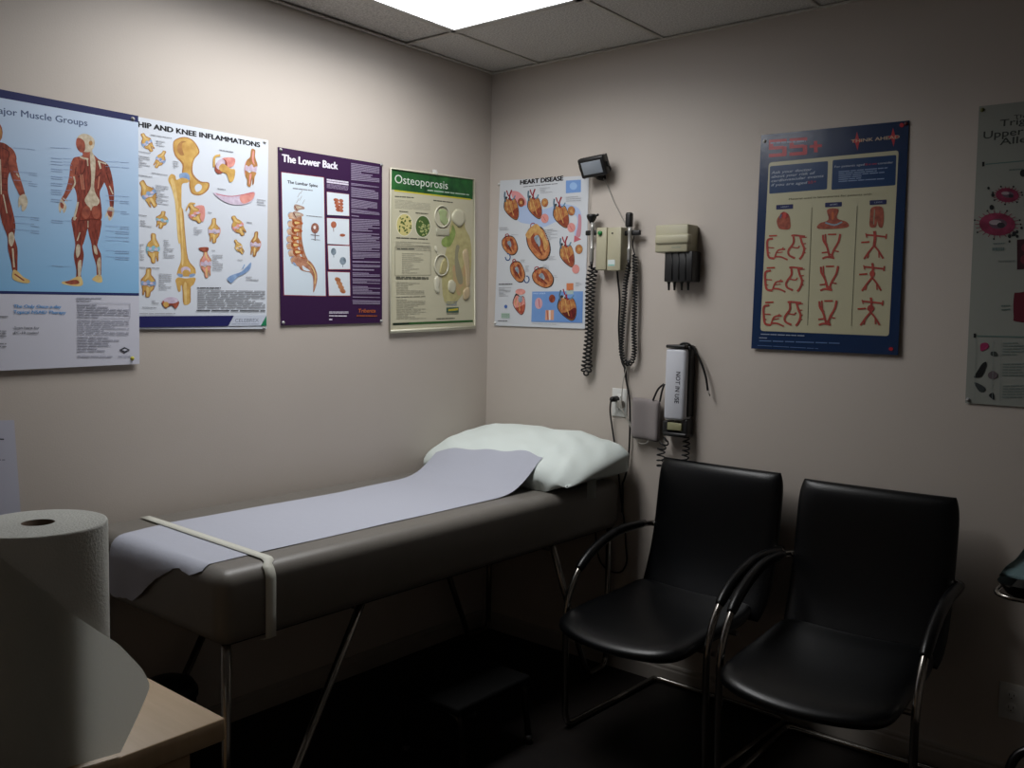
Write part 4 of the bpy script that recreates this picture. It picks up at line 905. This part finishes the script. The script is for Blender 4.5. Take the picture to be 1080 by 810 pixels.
# backrest sits at local y .0-.1; shift so that the arms reach it
c1_ = make_chair('black leather chrome-armed chair nearest the exam table, the left one of the pair')
for ch in list(c1_.children):
    if ch.name.startswith('backrest'):
        for v in ch.data.vertices: v.co.y += .215
    if ch.name.startswith('seat') and not ch.name.startswith('seat_s'):
        for v in ch.data.vertices: v.co.y += .03
def dup(root):
    r = root.copy(); C.objects.link(r)
    for ch in list(root.children):
        c = ch.copy(); C.objects.link(c); c.parent = r
    return r
c2_ = dup(c1_); c2_['label'] = 'black leather chrome-armed chair under the navy poster, the right one of the pair'
place(c1_, 1.212, -.395, -2); place(c2_, 1.818, -.44, 2)

# ------------------------------------------------------------------ step stool under the table
t = thing('step_stool', 'low black step stool on tube legs on the dark floor beside the exam table', 'stool', (.74, -.94, 0))
bm = box(B(), .60, .885, -1.125, -.755, .205, .232, .01, seg=3); link('step', bm, M_bagred, t)
M_lg = mat('stool_metal', '3a3836', .3, 1)
for y in (-1.105, -.775):
    bm = B(); tube(bm, [Vector((.635, y, .01))]+catmull([(.625, y, .15), (.63, y, .19), (.66, y, .2)], 4)+catmull([(.83, y, .2), (.868, y, .19), (.876, y, .15)], 4)+[Vector((.895, y, .01))], .011, 10)
    lg = link('leg', bm, M_lg, t)
    for x in (.635, .895): link('rubber_foot', lathe(B(), [(0, .03), (.013, .03), (.016, .0), (0, .0)], (x, y, 0), 14), M_rubber, lg)

# waste bin behind the desk, at the foot end
t = thing('waste_bin', 'black round waste bin standing under the foot end of the exam table', 'bin', (.215, -1.72, 0))
link('body', lathe(B(), [(0, .002), (.065, .002), (.07, .01), (.085, .27), (.09, .272), (.09, .285), (.082, .285), (.065, .015), (0, .012)], (.215, -1.72, 0), 28), M_bagred, t)
link('lid', lathe(B(), [(.087, .286), (.089, .292), (.075, .315), (.04, .33), (0, .333)], (.215, -1.72, 0), 28), M_rubber, t)

# ------------------------------------------------------------------ desk and towel roll
t = thing('cabinet', 'light maple counter cabinet at lower left holding the paper roll', 'cabinet', (1.2, -2.95, 0))
CX, CY = 1.492, -2.343
bm = box(B(), .62, CX, -3.5, CY, .772, .81, .002, seg=1); link('countertop', bm, M_wood, t)
bm = box(B(), .64, CX-.03, -3.48, CY-.045, .09, .772); link('body', bm, M_woodd, t)
link('plinth', box(B(), .66, CX-.08, -3.46, CY-.08, 0, .09), M_under, t)
for a, b in ((-3.47, -2.985), (-2.975, CY-.055)):
    d = link('door', box(B(), CX-.03, CX-.012, a, b, .10, .765, .002, seg=1), M_woodd, t)
    hy = b-.05 if a < -3 else a+.05
    bm = B(); tube(bm, catmull([(CX-.012, hy, .60), (CX+.012, hy, .605), (CX+.014, hy, .64), (CX+.014, hy, .68), (CX+.012, hy, .715), (CX-.012, hy, .72)], 4), .004, 8); link('handle', bm, M_chrome, d)

RC = Vector((1.374, -2.577)); RR = .094; RZ0, RZ1 = .8105, 1.15
t = thing('paper_towel_roll', 'large white paper towel roll with loose sheet standing on the maple counter', 'paper towel roll', (RC.x, RC.y, RZ0))
def rz(a): return RR*(1+.008*math.sin(2*a+.5))
bm = B(); seg = 64
prof = [(.021, RZ0), (RR-.002, RZ0), (RR, RZ0+.003), (RR, RZ1-.004), (RR-.0015, RZ1-.001), (RR-.004, RZ1)]
rr_ = RR-.006
while rr_ > .026: prof += [(rr_, RZ1-.0006), (rr_-.002, RZ1)]; rr_ -= .005
prof += [(.0225, RZ1)]
lathe(bm, prof, (RC.x, RC.y, 0), seg); link('roll', bm, M_towel, t)
bm = B(); lathe(bm, [(.0225, RZ1-.0005), (.0205, RZ1-.0005), (.0205, RZ0+.001), (.0225, RZ0+.001)], (RC.x, RC.y, 0), 32); link('core', bm, M_card, t)
cdir = Vector((CAM.x-RC.x, CAM.y-RC.y)).normalized(); rdir = Vector((-cdir.y, cdir.x))
# loose sheet leaving the roll towards the right
bm = B(); NU, NV = 40, 24
def plan(u):
    if u < .02: a = math.asin(max(-1, u/(RR+.003))); off = (RR+.003)*math.cos(a)
    else: off = .0955-.10*(u-.02)-1.15*(u-.02)**2
    return RC+rdir*u+cdir*off
def zof(px, py, u):
    q = plan(u); d = _f*1.0+RX*((px-540)/FPX)+UY*((405-py)/FPX); dd = Vector((q.x-CAM.x, q.y-CAM.y)).length/Vector((d.x, d.y)).length
    return CAM.z+d.z*dd
top = [(-.09, -30, 560), (-.058, -3, 579), (.035, 67, 645), (.074, 96, 667), (.100, 115, 680), (.135, 143, 708), (.143, 147, 722)]
def ztop(u):
    for (a, x0, y0), (b, x1, y1) in zip(top, top[1:]):
        if u <= b: f = (u-a)/(b-a); return zof(x0+(x1-x0)*f, y0+(y1-y0)*f, u)
    return zof(147, 722, u)
def umax(z):
    return .143
for i in range(NU+1):
    col = []
    for j in range(NV+1):
        v = j/NV
        u_r = .143-.046*max(0, (v-.08))**1.1       # right side slants back towards the roll
        u = -.09+(u_r+.09)*i/NU
        zt = ztop(-.09+(.143+.09)*i/NU); zb = RZ0+.004
        z = zt+(zb-zt)*v; q = plan(u); col.append(bm.verts.new((q.x, q.y, z)))
    if i:
        for j in range(NV): f = bm.faces.new((prev[j], prev[j+1], col[j+1], col[j])); f.smooth = True
    prev = col
bmesh.ops.recalc_face_normals(bm, faces=bm.faces[:])
M_sheet = mat('loose_towel_sheet', 'd6d7d0', .95, bump=(260, .25)); nt = M_sheet.node_tree
tl = nt.nodes.new('ShaderNodeBsdfTranslucent'); tl.inputs[0].default_value = lin('d6d7d0'); mx = nt.nodes.new('ShaderNodeMixShader'); mx.inputs[0].default_value = .5
nt.links.new(nt.nodes['Principled BSDF'].outputs[0], mx.inputs[1]); nt.links.new(tl.outputs[0], mx.inputs[2]); nt.links.new(mx.outputs[0], nt.nodes['Material Output'].inputs[0])
link('loose_sheet', bm, M_sheet, t)

# ------------------------------------------------------------------ things on the back wall
def bk(px, py, y): p = at(px, py, 1, y); return Vector((p.x, y, p.z))
def k6(x, y, d): return bk(590+x/3.24, 150+y/3.24, d)
def k7(x, y, d): return bk(590+x/4.765, 350+y/4.765, d)

# diagnostic set
t = thing('diagnostic_station', 'beige wall transformer box with green button and two black hanging handles', 'medical instrument', tuple(k6(165, 370, -.03)))
def boxpx(bm, x0, y0, x1, y1, d0, d1, bev=.003, k=k6, mi=0):
    a = k(x0, y0, -d1); b = k(x1, y1, -d1); return box(bm, min(a.x, b.x), max(a.x, b.x), -d1, -d0, min(a.z, b.z), max(a.z, b.z), bev, mi)
link('left_housing', boxpx(B(), 127, 292, 158, 436, .002, .062), M_beige, t)
rh = link('right_housing', boxpx(B(), 165, 292, 207, 438, .002, .066), M_beige, t)
link('back_plate', boxpx(B(), 150, 300, 175, 430, .001, .020), M_blackp, t)
bm = B(); lathe(bm, [(0, .010), (.006, .0095), (.009, .007), (.0098, 0)], k6(140, 311, -.062), 20, 'y'); link('button', bm, M_green, t)
bm = B(); lathe(bm, [(0, .003), (.003, .003), (.0038, 0)], k6(181, 311, -.066), 14, 'y'); link('indicator', bm, M_blackp, t)
a = k6(166, 402, -.0665); b = k6(189, 423, -.0665); bm = B(); box(bm, a.x, b.x, -.067, -.066, b.z, a.z); bm2 = B()
st = link('sticker', bm, mat('sticker_white', 'c5cfcd', .5), t)
bm = B(); box(bm, a.x+.002, b.x-.002, -.0674, -.067, b.z+.002, b.z+.006); link('sticker_band', bm, mat('sticker_green', '6fae9c', .5), st)
def label_text(txt, a, b, h, m_, parent, name='lettering', vertical=False, lift=.0004, flip=1):
    """lettering on a face that looks towards -y: a, b ends of the baseline as points"""
    cu = bpy.data.curves.new('t', 'FONT'); cu.body = txt; cu.size = 1; cu.resolution_u = 3; cu.offset = .012
    o_ = bpy.data.objects.new('t', cu); C.objects.link(o_); dg = bpy.context.evaluated_depsgraph_get(); dg.update(); me = o_.evaluated_get(dg).to_mesh()
    x0 = min(v.co.x for v in me.vertices); x1 = max(v.co.x for v in me.vertices); ax = (b-a); up = Vector((0, -1, 0)).cross(ax.normalized())*-1
    up = ax.normalized().cross(Vector((0, 1, 0)))
    bm = B(); vs = [bm.verts.new(a+ax*((v.co.x-x0)/(x1-x0))+up*(v.co.y/.729*h*flip)+Vector((0, -lift, 0))) for v in me.vertices]
    for p in me.polygons:
        try: bm.faces.new([vs[k] for k in p.vertices])
        except ValueError: pass
    o_.evaluated_get(dg).to_mesh_clear(); bpy.data.objects.remove(o_); bpy.data.curves.remove(cu)
    return link(name, bm, m_, parent)
M_print = mat('grey_print', '55554a', .6)
link('cradle', boxpx(boxpx(B(), 205, 292, 224, 318, .002, .030, .002), 222, 302, 274, 317, .028, .042, .004), M_blackp, t)
link('cradle', boxpx(B(), 88, 302, 128, 317, .028, .042, .004), M_blackp, t)
def handle(x, top, bot, head):
    c = k6(x, top, -.045); e = k6(x, bot, -.045)
    bm = B(); L = c.z-e.z
    lathe(bm, [(0, 0), (.006, 0), (.0085, .004), (.0085, L*.30), (.0095, L*.32), (.0095, L*.36), (.0075, L*.38), (.0075, L*.80), (.0095, L*.84), (.0095, L), (0, L)], (e.x, e.y, e.z), 18)
    h = link('instrument_handle', bm, mat('satin_metal', 'a3a29e', .35, .5), t)
    bm = B()
    if head == 'cone': lathe(bm, [(0, 0), (.008, 0), (.010, .006), (.018, .018), (.021, .026), (.021, .034), (.017, .037), (0, .037)], (c.x, c.y, c.z-.003), 20); tube(bm, [(c.x+.01, c.y, c.z+.024), (c.x+.032, c.y, c.z+.031)], .005, 8)
    else: box(bm, c.x-.014, c.x+.014, c.y-.013, c.y+.013, c.z-.002, c.z+.058, .009, seg=4)
    link('instrument_head', bm, M_blackp, h)
    bm = B(); lathe(bm, [(0, -.03), (.004, -.03), (.006, -.012), (.0075, 0), (0, .001)], (e.x, e.y, e.z), 12); link('strain_relief', bm, M_rubber, h)
    return e
eL = handle(110, 275, 410, 'cone'); eR = handle(238, 290, 405, 'box')
bm = B(); q = [eL-Vector((0, 0, .02)), k6(100, 470, -.04), k6(98, 560, -.035), k6(97, 650, -.03), k6(88, 740, -.03), k6(83, 775, -.03), k6(92, 788, -.03), k6(103, 770, -.03), k6(100, 730, -.036), k6(106, 650, -.045), k6(109, 560, -.045), k6(116, 470, -.035), k6(124, 430, -.03)]
coil(q, .0105, 52, .0036, bm, 6, 14); link('coiled_cord', bm, M_rubber, t)
bm = B(); q = [eR-Vector((0, 0, .02)), k6(226, 480, -.04), k6(221, 560, -.03), k6(214, 650, -.03), k6(212, 715, -.03), k6(225, 752, -.03), k6(245, 752, -.03), k6(256, 715, -.03), k6(255, 640, -.03), k6(258, 540, -.03), k6(258, 440, -.03), k6(258, 385, -.025)]
coil(q, .0085, 74, .0034, bm, 6, 12); link('coiled_cord', bm, M_rubber, t)
bm = B(); tube(bm, catmull([k6(258, 385, -.025), k6(250, 350, -.025), k6(256, 320, -.03)], 5), .0025, 8); tube(bm, catmull([k6(197, 436, -.03), k6(200, 470, -.02), k6(206, 540, -.012), k6(203, 640, -.012), k6(212, 740, -.012), k6(224, 775, -.014), k6(228, 812, -.014)], 6), .0042, 8)
link('power_lead', bm, M_rubber, t)
# floodlight
t = thing('flood_light', 'small black square lamp head mounted high above the beige transformer box', 'lamp', tuple(k6(130, 90, -.02)))
c = k6(118, 82, -.07); Rm = Matrix.Translation(c) @ Matrix.Rotation(math.radians(-5), 4, 'Y') @ Matrix.Rotation(math.radians(4), 4, 'Z') @ Matrix.Rotation(math.radians(26), 4, 'X')
bm = B(); box(bm, -.060, .060, -.018, .012, -.040, .040, .006)
for k in range(9): box(bm, -.056+k*.0132, -.050+k*.0132, .010, .030, -.036, .036, .001, seg=1)
xform(bm, Rm); hb = link('head', bm, M_blackp, t)
bm = box(B(), -.045, .045, -.0205, -.0175, -.026, .026, .001); xform(bm, Rm); link('lens', bm, M_lens, hb)
bm = B(); box(bm, -.066, -.060, -.006, .006, -.01, .012, .001); box(bm, .060, .066, -.006, .006, -.01, .012, .001)
xform(bm, Rm); q = k6(135, 118, -.03)
tube(bm, catmull([Rm@Vector((-.063, 0, 0)), Rm@Vector((-.05, .03, -.035)), q, Rm@Vector((.05, .03, -.035)), Rm@Vector((.063, 0, 0))], 6), .004, 8)
lathe(bm, [(0, .035), (.012, .035), (.014, 0), (0, 0)], (q.x, 0, q.z), 16, 'y'); link('bracket', bm, M_blackp, t)
bm = B(); tube(bm, catmull([k6(150, 122, -.02), k6(165, 150, -.006), k6(185, 200, -.005), k6(210, 250, -.005), k6(228, 285, -.006), k6(232, 310, -.02)], 6), .0022, 8); link('cable', bm, M_wire, t)
bm = B(); tube(bm, catmull([k6(104, 118, -.03), k6(103, 200, -.010), k6(102, 300, -.010), k6(101, 400, -.010), k6(101, 520, -.009), k6(100, 640, -.009)], 5), .0013, 6)
tag(link('thin_wire', bm, M_wire), 'thin grey wire hanging straight down past the heart disease poster edge', 'wire')

# specula dispenser
t = thing('specula_dispenser', 'beige and black dispenser with four black prongs mounted right of the transformer box', 'dispenser', tuple(k6(395, 400, -.02)))
bm = B(); boxpx(bm, 328, 284, 437, 374, .002, .085, .006); hb = link('housing', bm, M_beige, t)
bm = B(); boxpx(bm, 325, 317, 441, 345, .06, .093, .008); link('front_ledge', bm, M_beige, hb)
label_text('WelchAllyn', k6(383, 362, -.0855), k6(416, 360, -.0855), .004, mat('teal_print', '4d7a78', .6), hb)
bm = B(); boxpx(bm, 360, 374, 452, 476, .006, .072, .004)
for k in range(3): a = k6(384+k*23, 380, -.073); b = k6(384+k*23, 470, -.073); tube(bm, [a, b], .0025, 6)
link('magazine', bm, M_blackp, t)
for x in (374, 393, 418, 440):
    a = k6(x, 470, -.045); b = k6(x, 506, -.045); bm = B(); tube(bm, [a, a.lerp(b, .3), a.lerp(b, .35), b], lambda q: .0085-.0045*q, 10); link('prong', bm, M_blackp, t)

# outlet, plug, cords
def outlet(c, label, w_=.072, h_=.116):
    t = thing('wall_outlet', label, 'outlet', (c.x, 0, c.z))
    link('cover_plate', box(B(), c.x-w_/2, c.x+w_/2, -.006, 0, c.z-h_/2, c.z+h_/2, .002), M_white, t)
    for s in (1, -1):
        bm = B(); z = c.z+s*.0195; lathe(bm, [(0, .0085), (.015, .0085), (.0165, .006)], (c.x, 0, z), 20, 'y'); r = link('receptacle', bm, M_white, t)
        bm = B(); box(bm, c.x-.0075, c.x-.0055, -.0088, -.0084, z-.001, z+.007); box(bm, c.x+.0055, c.x+.0075, -.0088, -.0084, z-.001, z+.007); lathe(bm, [(0, .0088), (.0022, .0088), (.0022, .0084)], (c.x, 0, z-.007), 8, 'y'); link('slots', bm, M_blackp, r)
    return t
outlet(bk(653.5, 424.5, -.003), 'white wall outlet with plugged cords left of the grey cuff')
outlet(bk(1067, 740, -.003), 'white wall outlet low on the back wall right of the chairs')
oc = bk(653.5, 424.5, 0)
t = thing('power_cord', 'black power cord plugged in left side of outlet and running behind the pillow', 'cord', (oc.x-.02, -.02, oc.z))
pc = k7(275, 338, -.03)
bm = B(); lathe(bm, [(0, .045), (.006, .045), (.011, .038), (.012, .0), (0, .0)], (pc.x, -.009, pc.z), 14, 'y'); link('plug', bm, M_rubber, t)
bm = B(); tube(bm, catmull([Vector((pc.x, -.05, pc.z)), k7(258, 352, -.05), k7(255, 400, -.03), k7(265, 480, -.02), k7(280, 580, -.018), k7(293, 660, -.018), k7(300, 740, -.016), k7(312, 850, -.016), k7(330, 1000, -.016)]+[bk(660, 575, -.016), bk(661, 592, -.016), bk(655, 603, -.016), bk(643, 602, -.016), bk(633, 592, -.016), bk(629, 575, -.016), bk(628, 560, -.016)], 6), .0034, 8); link('lead', bm, M_rubber, t)
bm = B(); tube(bm, catmull([k6(228, 812, -.014), k7(328, 190, -.014), k7(335, 240, -.016), k7(350, 320, -.02), k7(355, 400, -.02), k7(354, 500, -.018), k7(350, 600, -.018), k7(342, 680, -.018), k7(325, 745, -.018), k7(318, 765, -.016), k7(318, 830, -.016), bk(656, 540, -.016)], 6), .0040, 8)
tag(link('hanging_cord', bm, M_rubber), 'thick black cord hanging from the transformer box past the outlet to behind the pillow', 'cord')
t = thing('white_adapter_cord', 'pale grey thin cord with pale plug looping from outlet under the grey cuff', 'cord', tuple(k7(300, 370, -.03)))
pq = k7(300, 365, -.03); bm = B(); box(bm, pq.x-.013, pq.x+.013, -.03, -.009, pq.z-.015, pq.z+.015, .004); link('plug', bm, mat('dull_plug', '8f8c84', .5), t)
bm = B(); tube(bm, catmull([k7(338, 175, -.02), k7(322, 240, -.028), k7(315, 300, -.032), k7(312, 370, -.034), k7(330, 420, -.034), k7(355, 470, -.036), k7(380, 530, -.036), k7(400, 558, -.034), k7(430, 562, -.034), k7(448, 545, -.034), k7(450, 520, -.034)], 6), .0019, 8)
tube(bm, catmull([k7(300, 380, -.035), k7(320, 400, -.04), k7(345, 440, -.04), k7(375, 500, -.036)], 5), .0019, 8)
link('lead', bm, mat('pale_wire', '9a978f', .5), t)

# blood pressure unit
t = thing('blood_pressure_monitor', 'tall white wall monitor box reading NOT IN USE with black hose over its top', 'medical instrument', tuple(k7(575, 300, -.02)))
a = k7(530, 80, -.075); b = k7(627, 452, -.075)
bm = B(); boxpx(bm, 532, 82, 622, 450, .004, .075, .012, k7); ho = link('housing', bm, mat('monitor_white', 'c3c5cc', .4), t)
link('cap', boxpx(B(), 534, 64, 630, 84, .002, .078, .004, k7), M_blackp, t)
bm = B(); boxpx(bm, 626, 70, 646, 430, .004, .05, .005, k7); boxpx(bm, 518, 445, 545, 520, .01, .06, .004, k7); boxpx(bm, 610, 440, 640, 520, .01, .06, .004, k7); boxpx(bm, 520, 500, 636, 535, .01, .07, .006, k7); link('holder', bm, M_blackp, t)
link('base_panel', boxpx(B(), 541, 454, 612, 500, .008, .068, .003, k7), mat('olive_plastic', '8c8a68', .5), t)
label_text('NOT IN USE', k7(588, 200, -.0755), k7(578, 358, -.0755), .019, mat('dark_print', '3c3c44', .6), ho)
bm = B(); tube(bm, catmull([k7(600, 75, -.05), k7(620, 58, -.05), k7(650, 62, -.045), k7(680, 95, -.035), k7(710, 150, -.03), k7(735, 225, -.03), k7(746, 295, -.03)], 6), .0044, 8)
tube(bm, catmull([k7(605, 72, -.04), k7(635, 68, -.035), k7(652, 100, -.03), k7(655, 200, -.03), k7(650, 300, -.03), k7(642, 400, -.03), k7(636, 435, -.03)], 6), .0040, 8)
tube(bm, catmull([k7(525, 262, -.03), k7(495, 290, -.035), k7(470, 345, -.04)], 5), .004, 8); tube(bm, catmull([k7(528, 262, -.05), k7(515, 300, -.05), k7(505, 350, -.045)], 5), .004, 8)
link('hose', bm, M_rubber, t)
bm = B(); tube(bm, [k7(746, 292, -.03), k7(750, 308, -.03), k7(757, 322, -.03)], .0030, 8); link('hose_tip', bm, M_wire, t)
bm = B(); coil([k7(640, 430, -.03), k7(630, 480, -.035), k7(638, 560, -.035), k7(632, 640, -.035), k7(636, 690, -.03)], .013, 11, .0030, bm, 6, 14)
link('coiled_tube', bm, M_rubber, t)
bm = B(); coil([k7(545, 540, -.04), k7(530, 555, -.04), k7(512, 590, -.04), k7(510, 640, -.04), k7(508, 690, -.03)], .015, 6, .0030, bm, 6, 14)
link('coiled_tube', bm, M_rubber, t)
bm = B()
def cf(p, u, v, s):
    return Vector((p.x-.0*v, -p.z+.006*math.sin(3*u+1), p.y+.004*u))
cushion(bm, .125, .165, .036, 16, 18, 12, .5, .03, cf)
cc = k7(437, 440, -.028); xform(bm, Matrix.Translation(cc) @ Matrix.Rotation(math.radians(7), 4, 'Y') @ Matrix(((1, 0, -.12, 0), (0, 1, 0, 0), (0, 0, 1, 0), (0, 0, 0, 1))))
t2 = link('pressure_cuff', bm, M_cuff); tag(t2, 'folded grey cloth pressure cuff hanging left of the white monitor box', 'cuff')

# ------------------------------------------------------------------ instrument stand at the right edge
t = thing('instrument_stand', 'dark tray stand with chrome rim under teal paper at the right edge', 'stand', (2.52, -.52, 0))
X0, X1, Y0, Y1, TZ = 2.275, 2.83, -.70, -.30, .832
def rr(x0, x1, y0, y1, r, z, n=6):
    out = []
    for cx, cy, a0 in ((x1-r, y1-r, 0), (x0+r, y1-r, PI/2), (x0+r, y0+r, PI), (x1-r, y0+r, 1.5*PI)):
        for k in range(n+1): a = a0+k*PI/2/n; out.append(Vector((cx+r*math.cos(a), cy+r*math.sin(a), z)))
    return out
bm = B(); lo_ = [bm.verts.new(p) for p in rr(X0+.02, X1-.02, Y0+.02, Y1-.02, .04, TZ-.03)]; hi = [bm.verts.new(p) for p in rr(X0, X1, Y0, Y1, .05, TZ)]
bm.faces.new(lo_[::-1])
for k in range(len(lo_)): bm.faces.new((lo_[k], lo_[(k+1) % len(lo_)], hi[(k+1) % len(lo_)], hi[k]))
link('tray', bm, M_steel, t)
link('rim', tube(B(), rr(X0, X1, Y0, Y1, .05, TZ-.03), .006, 8, True), M_chrome, t)
bm = B(); tube(bm, [(2.52, -.5, .80), (2.52, -.5, .05)], .0125, 12); link('pole', bm, M_chrome, t)
bm = B(); tube(bm, catmull([(2.30, -.62, .012), (2.30, -.58, .15), (2.31, -.52, .31), (2.36, -.5, .36), (2.45, -.5, .36), (2.52, -.5, .34)], 6), .012, 10); link('brace', bm, M_steel, t)
bm = B(); tube(bm, catmull([(2.30, -.72, .012), (2.30, -.55, .012), (2.40, -.45, .012), (2.64, -.45, .012), (2.76, -.55, .012), (2.76, -.72, .012)], 6), .012, 10); tube(bm, [(2.52, -.5, .06), (2.52, -.45, .014)], .012, 10); link('foot', bm, M_steel, t)
bm = B(); n_ = 14; V = []
for i in range(n_+1):
    row = []
    for j in range(n_+1):
        u, v = i/n_, j/n_
        x = 2.282+.40*u-.0*v; y = -.675+.40*v
        z = TZ+.010+.006*math.sin(5*u+2*v)+.004*math.sin(9*v)
        if u < .12: z += (.12-u)*.04
        row.append(bm.verts.new((x, y, z)))
    V.append(row)
for i in range(n_):
    for j in range(n_): f = bm.faces.new((V[i][j], V[i+1][j], V[i+1][j+1], V[i][j+1])); f.smooth = True
bmesh.ops.solidify(bm, geom=bm.faces[:], thickness=.0012)
tag(link('paper_drape', bm, M_teal), 'pale teal paper drape lying on the dark instrument tray', 'paper')

for o in bpy.data.objects:
    if '_o' in o: del o['_o']
